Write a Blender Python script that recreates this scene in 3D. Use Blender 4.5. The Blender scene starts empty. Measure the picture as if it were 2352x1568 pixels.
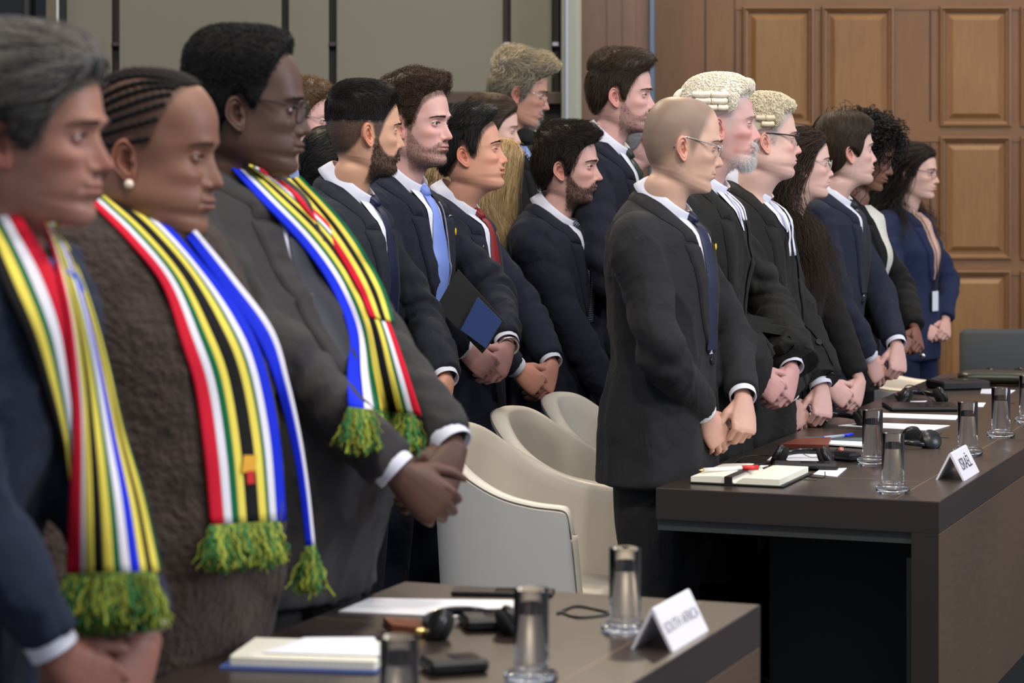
import bpy, math, random
import numpy as np
from mathutils import Vector, Matrix, Euler
from mathutils.bvhtree import BVHTree

SC = bpy.context.scene
# ------------------------------------------------------------------ camera
FPX = 5781.0            # focal length in pixels of the 2352 px wide frame
HZ = 371.0              # pixel row of the horizon
CAMZ = 1.57
cam_d = bpy.data.cameras.new('camera')
cam = bpy.data.objects.new('camera', cam_d)
SC.collection.objects.link(cam)
cam.location = (0, 0, CAMZ)
cam.rotation_euler = (math.pi/2, 0, 0)
cam_d.sensor_width = 36
cam_d.lens = FPX/2352*36
cam_d.shift_y = -(784-HZ)/2352
cam_d.clip_end = 60
cam_d.dof.use_dof = True
cam_d.dof.focus_distance = 7.0
cam_d.dof.aperture_fstop = 5.0
SC.camera = cam
# ------------------------------------------------------------------ world, exposure, lights
W = bpy.data.worlds.new('world'); SC.world = W; W.use_nodes = True
W.node_tree.nodes['Background'].inputs[0].default_value = (0.80, 0.86, 1.0, 1)
W.node_tree.nodes['Background'].inputs[1].default_value = 0.48
SC.view_settings.view_transform = 'Standard'
SC.view_settings.look = 'None'
SC.view_settings.exposure = 0.08
SC.view_settings.gamma = 1
SC.view_settings.use_curve_mapping = False

def area(name, loc, target, size, power, col, sy=None):
    l = bpy.data.lights.new(name, 'AREA'); l.energy = power; l.color = col
    l.shape = 'RECTANGLE'; l.size = size; l.size_y = sy or size
    o = bpy.data.objects.new(name, l); SC.collection.objects.link(o)
    o.location = loc
    o.rotation_euler = (Vector(target)-Vector(loc)).to_track_quat('-Z', 'Y').to_euler()
    return o
area('window_light', (9.0, 3.5, 4.2), (0.6, 7.2, 1.2), 4.0, 420, (0.80, 0.86, 1.0), 3.0)
for i, (x, y, p, c, tx, ty) in enumerate(((-2.2, 9.6, 105, (1.0, .80, .55), .2, 7.0), (.4, 10.6, 105, (1.0, .80, .55), .8, 7.6), (-1.6, 3.4, 62, (1.0, .92, .82), -.1, 6.0), (.6, 2.6, 62, (1.0, .92, .82), .3, 6.2), (2.6, 4.0, 62, (1.0, .94, .86), .8, 6.5), (1.6, 6.4, 40, (1.0, .94, .86), 1.2, 6.8), (3.2, 1.2, 60, (1.0, .86, .66), .5, 4.2))):  # last entry is an added fill that brightens the foreground table front
    area('ceiling_spot_and_fill', (x, y, 5.0), (tx, ty, 1.0), .38, p, c)
area('wall_washer', (3.2, 10.3, 5.0), (2.2, 12.5, 1.6), 1.8, 62, (1.0, 0.78, 0.52))

# ------------------------------------------------------------------ small maths
PI = math.pi
def sst(a, b, x):
    t = np.clip((x-a)/(b-a+1e-12), 0, 1); return t*t*(3-2*t)
def gs(x, s): return np.exp(-(x/s)**2)
def crom(keys, n=None, ts=None):
    """Catmull-Rom through rows of keys"""
    K = np.asarray(keys, float); m = len(K)
    if ts is None: ts = np.linspace(0, m-1, n)
    ts = np.clip(ts, 0, m-1-1e-9)
    i = np.floor(ts).astype(int); f = (ts-i)[:, None]
    P = np.vstack([2*K[0]-K[1], K, 2*K[-1]-K[-2]])
    p0, p1, p2, p3 = P[i], P[i+1], P[i+2], P[i+3]
    return 0.5*((2*p1)+(-p0+p2)*f+(2*p0-5*p1+4*p2-p3)*f**2+(-p0+3*p1-3*p2+p3)*f**3)
def noise(P, scale=1.0, seed=0, k=7):
    r = np.random.RandomState(seed+11)
    out = np.zeros(len(P)); P = P*scale
    for j in range(k):
        d = r.normal(size=3); d /= np.linalg.norm(d); d *= r.uniform(.7, 1.9)
        out += np.sin(P@d+r.uniform(0, 6.28)+1.3*np.sin(P@(np.roll(d, 1)*.7)+r.uniform(0, 6.28)))
    return out/k
def rotm(yaw=0, pitch=0, roll=0):
    return np.array(Euler((math.radians(roll), math.radians(pitch), math.radians(yaw)), 'XYZ').to_matrix())
def unit(v):
    v = np.asarray(v, float); return v/(np.linalg.norm(v, axis=-1, keepdims=True)+1e-12)
def px(x, y, d):
    """world point seen at pixel (x, y) at depth d"""
    return np.array([(x-1176)/FPX*d, d, CAMZ-(y-HZ)/FPX*d])

# ------------------------------------------------------------------ mesh building
def grid_faces(nr, nc, closed_c=False, flip=False):
    r = np.arange(nr-1)[:, None]; c = np.arange(nc if closed_c else nc-1)[None, :]
    a = r*nc+c; b = r*nc+(c+1) % nc; d = (r+1)*nc+c; e = (r+1)*nc+(c+1) % nc
    F = np.stack([a, b, e, d], -1).reshape(-1, 4)
    return F[:, ::-1] if flip else F
class MB:
    """collects quads / triangles (triangle = last index repeated), colours, material index and uv"""
    def __init__(s): s.V = []; s.F = []; s.C = []; s.M = []; s.U = []; s.n = 0
    def add(s, V, F, col=None, mat=0, uv=None):
        V = np.asarray(V, float).reshape(-1, 3); F = np.asarray(F, int)
        if F.ndim == 2 and F.shape[1] == 3: F = np.hstack([F, F[:, 2:]])
        s.V.append(V); s.F.append(F+s.n); s.n += len(V)
        if col is None: col = (1, 1, 1)
        col = np.asarray(col, float)
        s.C.append(np.broadcast_to(col, (len(V), 3)) if col.ndim == 1 else col)
        s.M.append(np.full(len(F), mat, int) if np.isscalar(mat) else np.asarray(mat))
        s.U.append(np.zeros((len(V), 2)) if uv is None else np.asarray(uv, float))
        return s
    def grid(s, P, closed=False, flip=False, cap0=False, cap1=False, **k):
        P = np.asarray(P, float); nr, nc = P.shape[:2]
        V = P.reshape(-1, 3); F = grid_faces(nr, nc, closed, flip); F = [tuple(f) for f in F] if (cap0 or cap1) else F
        if cap0 or cap1:
            V = list(V)
            for on, ring in ((cap0, 0), (cap1, nr-1)):
                if on:
                    ci = len(V); V.append(P[ring].mean(0))
                    for j in range(nc if closed else nc-1):
                        a, b = ring*nc+j, ring*nc+(j+1) % nc
                        t = (b, a, ci, ci) if (ring == 0) != flip else (a, b, ci, ci)
                        F.append(t)
            V = np.array(V); F = np.array(F)
            if 'col' in k and k['col'] is not None and np.asarray(k['col']).ndim == 2:
                c = np.asarray(k['col']); k['col'] = np.vstack([c]+[c[:1]]*(len(V)-len(c)))
            if 'uv' in k and k['uv'] is not None: k['uv'] = np.vstack([k['uv']]+[k['uv'][:1]]*(len(V)-len(k['uv'])))
        return s.add(V, F, **k)
    def box(s, c, size, R=None, bev=0.0, **k):
        """box centred at c with optional rotation matrix, softly bevelled"""
        sx, sy, sz = [q/2 for q in size]
        if bev <= 0:
            V = np.array([(x, y, z) for x in (-sx, sx) for y in (-sy, sy) for z in (-sz, sz)])
            F = np.array([(0, 1, 3, 2), (4, 6, 7, 5), (0, 4, 5, 1), (2, 3, 7, 6), (0, 2, 6, 4), (1, 5, 7, 3)])
        else:
            b = min(bev, sx*.95, sy*.95, sz*.95)
            V = []; idx = {}
            F = []
            for x in (-1, 1):
                for y in (-1, 1):
                    for z in (-1, 1):
                        for ax in range(3):
                            p = [x*(sx-b), y*(sy-b), z*(sz-b)]
                            p[ax] += (x, y, z)[ax]*b
                            idx[(x, y, z, ax)] = len(V); V.append(p)
            def q(l): F.append([idx[i] for i in l])
            for ax in range(3):
                o = [a for a in range(3) if a != ax]
                for sg in (-1, 1):
                    l = []
                    for u, v in ((-1, -1), (1, -1), (1, 1), (-1, 1)):
                        t = [0, 0, 0]; t[ax] = sg; t[o[0]] = u; t[o[1]] = v
                        l.append((t[0], t[1], t[2], ax))
                    q(l)
            for ax in range(3):
                o = [a for a in range(3) if a != ax]
                for u in (-1, 1):
                    for v in (-1, 1):
                        l = []
                        for sg, which in ((-1, 0), (1, 0), (1, 1), (-1, 1)):
                            t = [0, 0, 0]; t[ax] = sg; t[o[0]] = u; t[o[1]] = v
                            l.append((t[0], t[1], t[2], o[which]))
                        q(l)
            for x in (-1, 1):
                for y in (-1, 1):
                    for z in (-1, 1):
                        i = [idx[(x, y, z, a)] for a in range(3)]; F.append([i[0], i[1], i[2], i[2]])
            V = np.array(V); F = np.array(F)
            # orient outwards
            for n, f in enumerate(F):
                a, b_, c_ = V[f[0]], V[f[1]], V[f[2]]
                if np.dot(np.cross(b_-a, c_-a), (a+b_+c_)) < 0: F[n] = f[::-1] if f[2] != f[3] else [f[1], f[0], f[2], f[2]]
        if R is not None: V = V@np.asarray(R).T
        return s.add(V+np.asarray(c, float), F, **k)
    def tube(s, path, rad, n=8, caps=True, flat=1.0, up=None, **k):
        """swept tube; rad scalar or per point"""
        P = np.asarray(path, float); m = len(P)
        r = np.broadcast_to(np.asarray(rad, float), (m,))
        T = np.gradient(P, axis=0); T = unit(T)
        u = np.array(up if up is not None else (0, 0, 1.0)); 
        if abs(T[0]@u) > .95: u = np.array((1.0, 0, 0)) if abs(T[0][0]) < .9 else np.array((0, 1.0, 0))
        A = []; B = []
        for t in T:
            a = unit(np.cross(u, t)); b = np.cross(t, a); u = b; A.append(a); B.append(b)
        A = np.array(A); B = np.array(B)
        th = np.linspace(0, 2*PI, n, endpoint=False)
        Q = P[:, None]+r[:, None, None]*(A[:, None]*np.cos(th)[None, :, None]+flat*B[:, None]*np.sin(th)[None, :, None])
        return s.grid(Q, closed=True, cap0=caps, cap1=caps, **k)
    def lathe(s, prof, c=(0, 0, 0), n=32, **k):
        pr = np.asarray(prof, float); th = np.linspace(0, 2*PI, n, endpoint=False)
        Q = np.stack([pr[:, 0:1]*np.cos(th), pr[:, 0:1]*np.sin(th), np.repeat(pr[:, 1:2], n, 1)], -1)+np.asarray(c, float)
        return s.grid(Q, closed=True, **k)
    def ball(s, c, r, n=12, R=None, **k):
        r = np.broadcast_to(np.asarray(r, float), (3,))
        ph = np.linspace(0.001, PI-.001, n); th = np.linspace(0, 2*PI, 2*n, endpoint=False)
        Q = np.stack([np.outer(np.sin(ph), np.cos(th))*r[0], np.outer(np.sin(ph), np.sin(th))*r[1], np.repeat(np.cos(ph)[:, None], 2*n, 1)*r[2]], -1)
        if R is not None: Q = Q@np.asarray(R).T
        return s.grid(Q+np.asarray(c, float), closed=True, flip=True, **k)
    def arrays(s):
        return np.vstack(s.V), np.vstack(s.F), np.vstack(s.C), np.concatenate(s.M), np.vstack(s.U)
    def xf(s, R=None, t=(0, 0, 0)):
        for i, v in enumerate(s.V): s.V[i] = (v@np.asarray(R).T if R is not None else v)+np.asarray(t, float)
        return s
    def build(s, name, mats, parent=None, smooth=True, loc=None, rotz=0):
        V, F, C, M, U = s.arrays()
        me = bpy.data.meshes.new(name)
        tri = F[:, 2] == F[:, 3]
        cnt = np.where(tri, 3, 4); start = np.concatenate([[0], np.cumsum(cnt)[:-1]])
        keep = np.ones(F.shape, bool); keep[tri, 3] = False
        loops = F[keep]
        me.vertices.add(len(V)); me.vertices.foreach_set('co', V.ravel())
        me.loops.add(len(loops)); me.loops.foreach_set('vertex_index', loops.astype(np.int32))
        me.polygons.add(len(F)); me.polygons.foreach_set('loop_start', start.astype(np.int32))
        try: me.polygons.foreach_set('loop_total', cnt.astype(np.int32))
        except Exception: pass
        me.update(calc_edges=True)
        if not isinstance(mats, (list, tuple)): mats = [mats]
        for m in mats: me.materials.append(m)
        if len(mats) > 1: me.polygons.foreach_set('material_index', M.astype(np.int32))
        me.polygons.foreach_set('use_smooth', np.full(len(F), bool(smooth)))
        if np.any(C != 1):
            a = me.color_attributes.new('Col', 'FLOAT_COLOR', 'POINT')
            a.data.foreach_set('color', np.hstack([C, np.ones((len(C), 1))]).ravel())
        if np.any(U != 0):
            uv = me.uv_layers.new(name='UVMap'); uv.data.foreach_set('uv', U[loops].ravel())
        me.validate(); me.update()
        o = bpy.data.objects.new(name, me); SC.collection.objects.link(o)
        if parent is not None: o.parent = parent
        if loc is not None: o.location = loc
        if rotz: o.rotation_euler = (0, 0, rotz)
        if smooth == 'auto': 
            try: me.set_sharp_from_angle(angle=math.radians(40))
            except Exception: pass
        return o
def remesh(mb, voxel, smooth=3, fac=0.5):
    """union of closed overlapping shells as one continuous surface -> V, F"""
    o = mb.build('tmp', [None], smooth=True) if False else mb.build('tmp', mat_dummy())
    m = o.modifiers.new('r', 'REMESH'); m.mode = 'VOXEL'; m.voxel_size = voxel
    if smooth:
        q = o.modifiers.new('s', 'SMOOTH'); q.factor = fac; q.iterations = smooth
    dg = bpy.context.evaluated_depsgraph_get(); e = o.evaluated_get(dg); me = e.to_mesh()
    V = np.empty(len(me.vertices)*3); me.vertices.foreach_get('co', V); V = V.reshape(-1, 3)
    tot = np.empty(len(me.polygons), np.int32); me.polygons.foreach_get('loop_total', tot)
    L = np.empty(len(me.loops), np.int32); me.loops.foreach_get('vertex_index', L)
    st = np.concatenate([[0], np.cumsum(tot)[:-1]])
    F = np.stack([L[st], L[st+1], L[st+2], L[np.where(tot == 4, st+3, st+2)]], -1)
    e.to_mesh_clear(); md = o.data; bpy.data.objects.remove(o); bpy.data.meshes.remove(md)
    return V, F
_dm = []
def mat_dummy():
    if not _dm: _dm.append(bpy.data.materials.new('plain'))
    return _dm[0]
def bvh_of(V, F):
    return BVHTree.FromPolygons([tuple(v) for v in V], [tuple(f[:3]) if f[2] == f[3] else tuple(f) for f in F.tolist()])
def vnormals(V, F):
    N = np.zeros_like(V)
    n = np.cross(V[F[:, 1]]-V[F[:, 0]], V[F[:, 2]]-V[F[:, 0]])
    for j in range(4): np.add.at(N, F[:, j], n)
    return unit(N)
def empty(name, loc=(0, 0, 0), rz=0):
    o = bpy.data.objects.new(name, None); SC.collection.objects.link(o)
    o.location = tuple(loc); o.rotation_euler = (0, 0, rz); o.empty_display_size = .1
    return o
def tag(o, label=None, cat=None, group=None, kind=None):
    if label: o['label'] = label
    if cat: o['category'] = cat
    if group: o['group'] = group
    if kind: o['kind'] = kind
    return o

# ------------------------------------------------------------------ materials
def mat(name, col=(.5, .5, .5), rough=.6, metal=0, spec=.5, vcol=False, sss=0, sheen=0, trans=0, ior=1.45, bump=None, coat=0, emit=None, aniso=None):
    m = bpy.data.materials.new(name); m.use_nodes = True
    nt = m.node_tree; b = nt.nodes['Principled BSDF']
    b.inputs['Base Color'].default_value = (*col, 1)
    b.inputs['Roughness'].default_value = rough; b.inputs['Metallic'].default_value = metal
    b.inputs['Specular IOR Level'].default_value = spec; b.inputs['IOR'].default_value = ior
    b.inputs['Transmission Weight'].default_value = trans
    b.inputs['Coat Weight'].default_value = coat
    if sheen: b.inputs['Sheen Weight'].default_value = sheen; b.inputs['Sheen Roughness'].default_value = .5
    if sss:
        b.inputs['Subsurface Weight'].default_value = sss
        b.inputs['Subsurface Radius'].default_value = (1, .35, .2); b.inputs['Subsurface Scale'].default_value = .006
    if emit: b.inputs['Emission Color'].default_value = (*emit[:3], 1); b.inputs['Emission Strength'].default_value = emit[3]
    if vcol:
        a = nt.nodes.new('ShaderNodeAttribute'); a.attribute_name = 'Col'
        nt.links.new(a.outputs['Color'], b.inputs['Base Color'])
    if bump:
        sc, st, dist = bump[:3]
        n = nt.nodes.new('ShaderNodeTexNoise'); n.inputs['Scale'].default_value = sc; n.inputs['Detail'].default_value = 4
        tc = nt.nodes.new('ShaderNodeTexCoord')
        if len(bump) > 3:
            mp = nt.nodes.new('ShaderNodeMapping'); mp.inputs['Scale'].default_value = bump[3]
            nt.links.new(tc.outputs['Object'], mp.inputs['Vector']); nt.links.new(mp.outputs['Vector'], n.inputs['Vector'])
        else: nt.links.new(tc.outputs['Object'], n.inputs['Vector'])
        bp = nt.nodes.new('ShaderNodeBump'); bp.inputs['Strength'].default_value = st; bp.inputs['Distance'].default_value = dist
        nt.links.new(n.outputs['Fac'], bp.inputs['Height']); nt.links.new(bp.outputs['Normal'], b.inputs['Normal'])
    return m
def s2l(r, g, b):
    """sRGB 0-255 to linear"""
    f = lambda c: (c/255/12.92) if c/255 <= .04045 else ((c/255+.055)/1.055)**2.4
    return (f(r), f(g), f(b))
def vary(m, sc, amt, dark=.7, scale3=None):
    """multiply the base colour by soft procedural noise"""
    nt = m.node_tree; b = nt.nodes['Principled BSDF']; inp = b.inputs['Base Color']
    n = nt.nodes.new('ShaderNodeTexNoise'); n.inputs['Scale'].default_value = sc; n.inputs['Detail'].default_value = 5
    tc = nt.nodes.new('ShaderNodeTexCoord'); mp = nt.nodes.new('ShaderNodeMapping')
    if scale3: mp.inputs['Scale'].default_value = scale3
    nt.links.new(tc.outputs['Object'], mp.inputs['Vector']); nt.links.new(mp.outputs['Vector'], n.inputs['Vector'])
    r = nt.nodes.new('ShaderNodeMapRange'); r.inputs['From Min'].default_value = .3; r.inputs['From Max'].default_value = .7
    r.inputs['To Min'].default_value = dark; r.inputs['To Max'].default_value = 1.0+(1-dark)*.5
    nt.links.new(n.outputs['Fac'], r.inputs['Value'])
    mx = nt.nodes.new('ShaderNodeMix'); mx.data_type = 'RGBA'; mx.blend_type = 'MULTIPLY'; mx.inputs['Factor'].default_value = amt
    mx.inputs['A'].default_value = inp.default_value
    if inp.links: nt.links.new(inp.links[0].from_socket, mx.inputs['A'])
    nt.links.new(r.outputs['Result'], mx.inputs['B']); nt.links.new(mx.outputs['Result'], inp)
    return m
SKIN = mat('skin', (1, 1, 1), .48, vcol=True, sss=.12, spec=.4, bump=(700, .06, .0006))
EYE = mat('eye', (1, 1, 1), .08, vcol=True, spec=.6)
NAIL = SKIN
HAIRM = mat('hair', (1, 1, 1), .48, vcol=True, spec=.35)
MATTEHAIR = mat('matte_hair', (1, 1, 1), .75, vcol=True, spec=.2)
WHITE = mat('white_cotton', s2l(222, 224, 238), .75, bump=(900, .1, .0005))
BLUESHIRT = mat('blue_cotton', s2l(150, 172, 225), .75, bump=(900, .1, .0005))
def cloth(name, r, g, b, rough=.9, sheen=.03, nz=500):
    f = .90
    m = mat(name, s2l(r*f, g*f, b*f), rough, sheen=sheen, spec=.15, bump=(nz, .25, .001))
    nt = m.node_tree; b_ = nt.nodes['Principled BSDF']; old = b_.inputs['Normal'].links[0].from_socket
    n = nt.nodes.new('ShaderNodeTexNoise'); n.inputs['Scale'].default_value = 8; n.inputs['Detail'].default_value = 3; n.inputs['Distortion'].default_value = 1.6
    tc = nt.nodes.new('ShaderNodeTexCoord'); mp = nt.nodes.new('ShaderNodeMapping'); mp.inputs['Scale'].default_value = (1.2, 1, .8); mp.inputs['Rotation'].default_value = (.5, .4, 0)
    nt.links.new(tc.outputs['Object'], mp.inputs['Vector']); nt.links.new(mp.outputs['Vector'], n.inputs['Vector'])
    bp = nt.nodes.new('ShaderNodeBump'); bp.inputs['Strength'].default_value = .45; bp.inputs['Distance'].default_value = .022
    nt.links.new(n.outputs['Fac'], bp.inputs['Height']); nt.links.new(old, bp.inputs['Normal']); nt.links.new(bp.outputs['Normal'], b_.inputs['Normal'])
    return m
BLACKPL = mat('black_plastic', (.012, .012, .013), .32)
STEEL = mat('steel', (.62, .62, .64), .25, 1)
GOLD = mat('gold', (.85, .62, .25), .28, 1)
# ------------------------------------------------------------------ heads
EYC = np.array([.0665, .0315, 0.0])
RINGS = np.array([  # front x, front z, back x, back z, half width
 (.006, .1190, -.012, .1190, .006), (.036, .1140, -.046, .1145, .036), (.062, .100, -.073, .101, .0575), (.078, .080, -.090, .079, .0695),
 (.0865, .057, -.099, .053, .0750), (.0900, .036, -.1025, .028, .0765), (.0905, .020, -.101, .007, .0755), (.0865, .006, -.098, -.010, .0740),
 (.0860, -.010, -.0930, -.024, .0722), (.0865, -.025, -.0880, -.036, .0705), (.0870, -.042, -.0830, -.046, .0685), (.0900, -.058, -.0780, -.054, .0665),
 (.0895, -.073, -.0730, -.061, .0640), (.0845, -.086, -.0700, -.067, .0610), (.0870, -.099, -.0680, -.071, .0575), (.0835, -.112, -.0670, -.075, .0535),
 (.0700, -.1185, -.0670, -.080, .0495), (.0480, -.1205, -.0690, -.086, .0480), (.0310, -.1270, -.0740, -.093, .0490), (.0170, -.1420, -.0800, -.103, .0510),
 (.0080, -.1610, -.0870, -.116, .0530), (.0020, -.1810, -.0960, -.133, .0560), (.0030, -.2050, -.1080, -.153, .0640), (.0080, -.2250, -.1240, -.176, .0760)])
HAIRLINE = [(-.2, -.085), (-.085, -.078), (-.06, -.062), (-.045, -.045), (-.032, -.020), (-.024, .010), (-.012, .020), (.000, .010), (.008, -.020), (.017, -.022),
            (.024, .004), (.034, .026), (.046, .044), (.058, .054), (.068, .064), (.078, .070), (.12, .074)]
def zline(pts, x):
    p = np.array(pts); return np.interp(x, p[:, 0], p[:, 1])

def head_surface(h):
    """h: dict of shape numbers. Returns V (rings x cols x 3) and per-vertex colours"""
    g = h.get
    # dense rows across the face
    zr = np.concatenate([np.linspace(0, 4.4, 26)[:-1], np.linspace(4.4, 15.5, 112)[:-1], np.linspace(15.5, 23, 24)])
    R = crom(RINGS, ts=zr)
    th = np.concatenate([np.linspace(0, 62, 56)[:-1], np.linspace(62, 180, 64)])
    th = np.radians(np.concatenate([th, -th[1:-1][::-1]]))
    R = R.copy()
    jaw = g('jaw', 1.0); wd = g('w', 1.0); fat = g('fat', 0.0)
    zz = (R[:, 1]+R[:, 3])/2
    R[:, 4] *= wd*(1+(jaw-1)*sst(-.02, -.09, zz)*sst(-.2, -.12, zz))
    R[:, 4] += fat*.010*sst(-.01, -.07, zz)
    R[:, 0] += g('chin', 0)*gs(R[:, 1]+.103, .016)*.006
    R[:, 0] += fat*.014*sst(15.5, 19, zr)
    R[:, 1] -= fat*.005*gs(zr-18, 1.8)
    R[:, 2] -= fat*.006*sst(-.03, -.08, zz)
    R[:, 2] -= g('occ', 0)*.01*gs(zz-.02, .05)
    R[:, 0] += g('fore', 0)*.006*gs(R[:, 1]-.06, .03)
    nk = g('neck', 1.0); R[:, 4] *= 1+(nk-1)*sst(17.5, 20, zr)
    R[:, 0] += (nk-1)*.05*sst(18, 21, zr)
    F0 = R[:, None, 0:2]; B0 = R[:, None, 2:4]
    c = (F0+B0)/2; hh = (F0-B0)/2
    cs, sn = np.cos(th)[None, :, None], np.sin(th)
    ex = 2/np.interp(zz, [-.2, -.13, -.09, -.03, .03, .08, .12], [2, 2.1, 2.35, 2.35, 2.25, 2.1, 2.0])[:, None, None]
    cc = np.sign(cs)*np.abs(cs)**ex
    xz = c+hh*cc
    ss = np.sign(sn)[None, :]*np.abs(sn)[None, :]**ex[:, :, 0]
    egg = np.interp(zz, [-.2, -.13, -.09, -.05, 0, .05, .12], [0, 0, .14, .12, .08, .10, .0])[:, None]
    Y = R[:, None, 4]*ss*(1-egg*cc[:, :, 0])
    X = xz[:, :, 0]; Z = xz[:, :, 1]
    X = X.ravel().copy(); Y = Y.ravel().copy(); Z = Z.ravel().copy()
    S = 1.0 if h.get('sex', 'm') == 'm' else .0
    fr = sst(.02, .06, X); ay = np.abs(Y)
    face = fr*(Z > -.125)
    # broad forms
    X += face*(-.0045*gs(ay-.034, .017)*gs(Z-.001, .0125))             # sockets
    X += face*((.0035+.002*S+g('brow', 0)*.003)*gs(ay-.024, .018)*gs(Z-.0205, .009))
    X += face*(-.003*gs(ay-.030, .015)*gs(Z+.012, .008))
    X += face*(.0045+g('cheek', 0)*.004)*gs(ay-.046, .016)*gs(Z+.027, .014)
    Y += np.sign(Y)*fr*.0025*gs(ay-.06, .02)*gs(Z+.022, .016)
    X += face*(-.0035*gs(ay-.044, .014)*gs(Z+.062, .018))*(1-fat)
    Y -= np.sign(Y)*.004*gs(X-.045, .02)*gs(Z-.032, .02)*sst(.03, .06, ay)  # temples
    Y -= np.sign(Y)*(.004*(1-fat))*gs(X-.03, .03)*gs(Z+.060, .02)*sst(.03, .05, ay)
    # nose
    nl = g('nose', 1.0); nw = g('nosew', 1.0); nt = -.037-.004*(g('nosel', 1.0)-1)*10
    zk = [.030, .016, .006, -.004, -.018, nt+.006, nt, nt-.0055, nt-.0095, nt-.014]
    ak = np.array([0, .0005, .003, .007, .0140, .0215, .0235, .0205, .008, 0])*nl
    ak[3:5] += g('hump', 0)*.003
    ak[5:8] += g('tipup', 0)*.001
    sk = np.array([.010, .0085, .0068, .0072, .0085, .0098, .0098, .0085, .009, .012])*nw
    A = np.interp(-Z, [-q for q in zk], ak); Sg = np.interp(-Z, [-q for q in zk], sk)
    X += face*A*np.exp(-(ay/Sg)**2.4)
    X += face*.0085*nw*gs(ay-.0145*nw, .0058)*gs(Z-(nt-.004), .0058)
    X -= face*.004*gs(ay-.0225*nw, .004)*gs(Z-(nt-.003), .008)
    X -= face*.006*gs(ay-.0075, .0042)*gs(Z-(nt-.0125), .0030)            # nostrils
    # mouth
    mz = -.0665+g('mouthz', 0); lf = g('lips', 1.0); mo = g('open', 0.0)
    mw = .0235*g('mouthw', 1.0)
    curve = g('smile', 0)*(ay/mw)**2*.004
    Zm = Z-mz-curve
    X += face*.0040*gs(ay, .028)*gs(Zm, .020)
    X += face*lf*.0031*np.exp(-(ay/(mw*.86))**4)*gs(Zm-.0048, .0040)*(1-.25*gs(ay, .003))
    X += face*lf*.0036*np.exp(-(ay/(mw*.78))**4)*gs(Zm+.0060+mo*.006, .0045)
    X -= face*(.0040+mo*.012)*np.exp(-(ay/mw)**6)*gs(Zm+mo*.003, .0013+mo*.0035)
    X -= face*.0028*gs(ay-mw-.003, .004)*gs(Zm, .006)
    X -= face*.0018*gs(ay, .004)*gs(Zm-.013, .006)
    X -= face*.0036*gs(ay, .020)*gs(Zm+.0165, .006)
    X += face*.0030*gs(ay, .016)*gs(Z+.1015, .011)
    nf = g('folds', 0.3)
    ln = (ay-.021-(nt-.004-Z)*.38)
    X -= face*nf*.0030*gs(ln, .0030)*sst(nt+.006, nt-.006, Z)*sst(mz-.012, mz+.002, Z)
    X += face*nf*.0020*gs(ln-.006, .005)*sst(nt+.006, nt-.006, Z)*sst(mz-.012, mz+.002, Z)
    # eyes
    op = g('eye', 1.0); ez = 0.0
    er = .0122
    ry = ay-EYC[1]; rz = Z-ez
    rho = np.sqrt((ry)**2+(rz*1.05)**2)
    lidx = EYC[0]+np.sqrt(np.maximum(.0138**2-rho**2, 0))
    m = (rho < .0142)*(X > .03)
    k = .0016
    smax = np.maximum(X, lidx)+np.maximum(k-np.abs(X-lidx), 0)**2/(4*k)
    X = np.where(m > 0, smax, X)
    u = ry/.0128
    up_ = (.0050*op)*(1-np.clip(np.abs(u+.10), 0, 1)**2.2); lo_ = -(.0042*min(op, 1)+.0002)*(1-np.clip(np.abs(u-.05), 0, 1)**2.0)
    slit = (m > 0) & (np.abs(u) < 1) & (rz < up_-.0002) & (rz > lo_)
    lash = (m > 0) & (np.abs(u) < 1.05) & (~slit) & (rz < up_+.0016) & (rz > up_-.0015)
    X = np.where(slit & (op > .15), EYC[0]+np.sqrt(np.maximum(er**2-rho**2, 0))-.0028, X)
    bag = g('bags', .3)
    X -= face*bag*.0018*gs(ay-.030+.0, .013)*gs(Z+.0155, .0022)
    X -= face*.0012*gs(ay-.031, .012)*gs(Z-.0115, .002)
    # forehead lines
    fl = g('lines', 0)
    X -= face*fl*.0008*(np.sin(Z*620)*.5+.5)*sst(.035, .045, Z)*sst(.075, .06, Z)*gs(ay, .04)
    P = np.stack([X, Y, Z], -1)
    # ---- colours
    sk0 = np.array(h['skin']); n1 = noise(P, 60, 3); n2 = noise(P, 260, 5)
    C = sk0[None]*(1+.05*n1+.04*n2)[:, None]
    red = np.array([1.10, .74, .70]); 
    if np.mean(sk0) < .12: red = np.array([1.08, .90, .86])
    rd = g('red', .35)
    w = rd*(gs(ay-.045, .018)*gs(Z+.03, .016)*fr*.8+gs(ay, .013)*gs(Z-nt, .014)*fr+.3*gs(Z+.06, .04)*fr)
    w = np.clip(w, 0, 1)[:, None]; C = C*(1-w)+C*red*w
    lipm = face*np.exp(-(ay/(mw*1.0))**6)*np.clip(gs(Zm-.0045, .0042)+gs(Zm+.0055+mo*.005, .0050), 0, 1)*g('lipcol', .6)
    C = C*(1-lipm[:, None])+np.array(h.get('lipc', sk0*np.array([.92, .55, .55])))*lipm[:, None]
    dm = face*np.exp(-(ay/mw)**6)*gs(Zm+mo*.003, .0010+mo*.002); C = C*(1-.75*dm[:, None])
    dn = face*gs(ay-.0078, .0036)*gs(Z-(nt-.0115), .0024); C = C*(1-.8*np.clip(dn, 0, 1)[:, None])
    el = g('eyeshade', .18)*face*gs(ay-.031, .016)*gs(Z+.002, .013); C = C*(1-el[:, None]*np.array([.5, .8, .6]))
    C[lash] = sk0*.12
    hm = np.zeros(len(P))
    if h.get('scalp') is not None:
        sc, dens, line = h['scalp']
        sf = g('soft', .006)
        hm = sst(-sf, sf, Z-zline(line, X)-.003*n1)*dens
        C = C*(1-hm[:, None])+np.array(sc)*hm[:, None]
    bd = g('beard')
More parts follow.
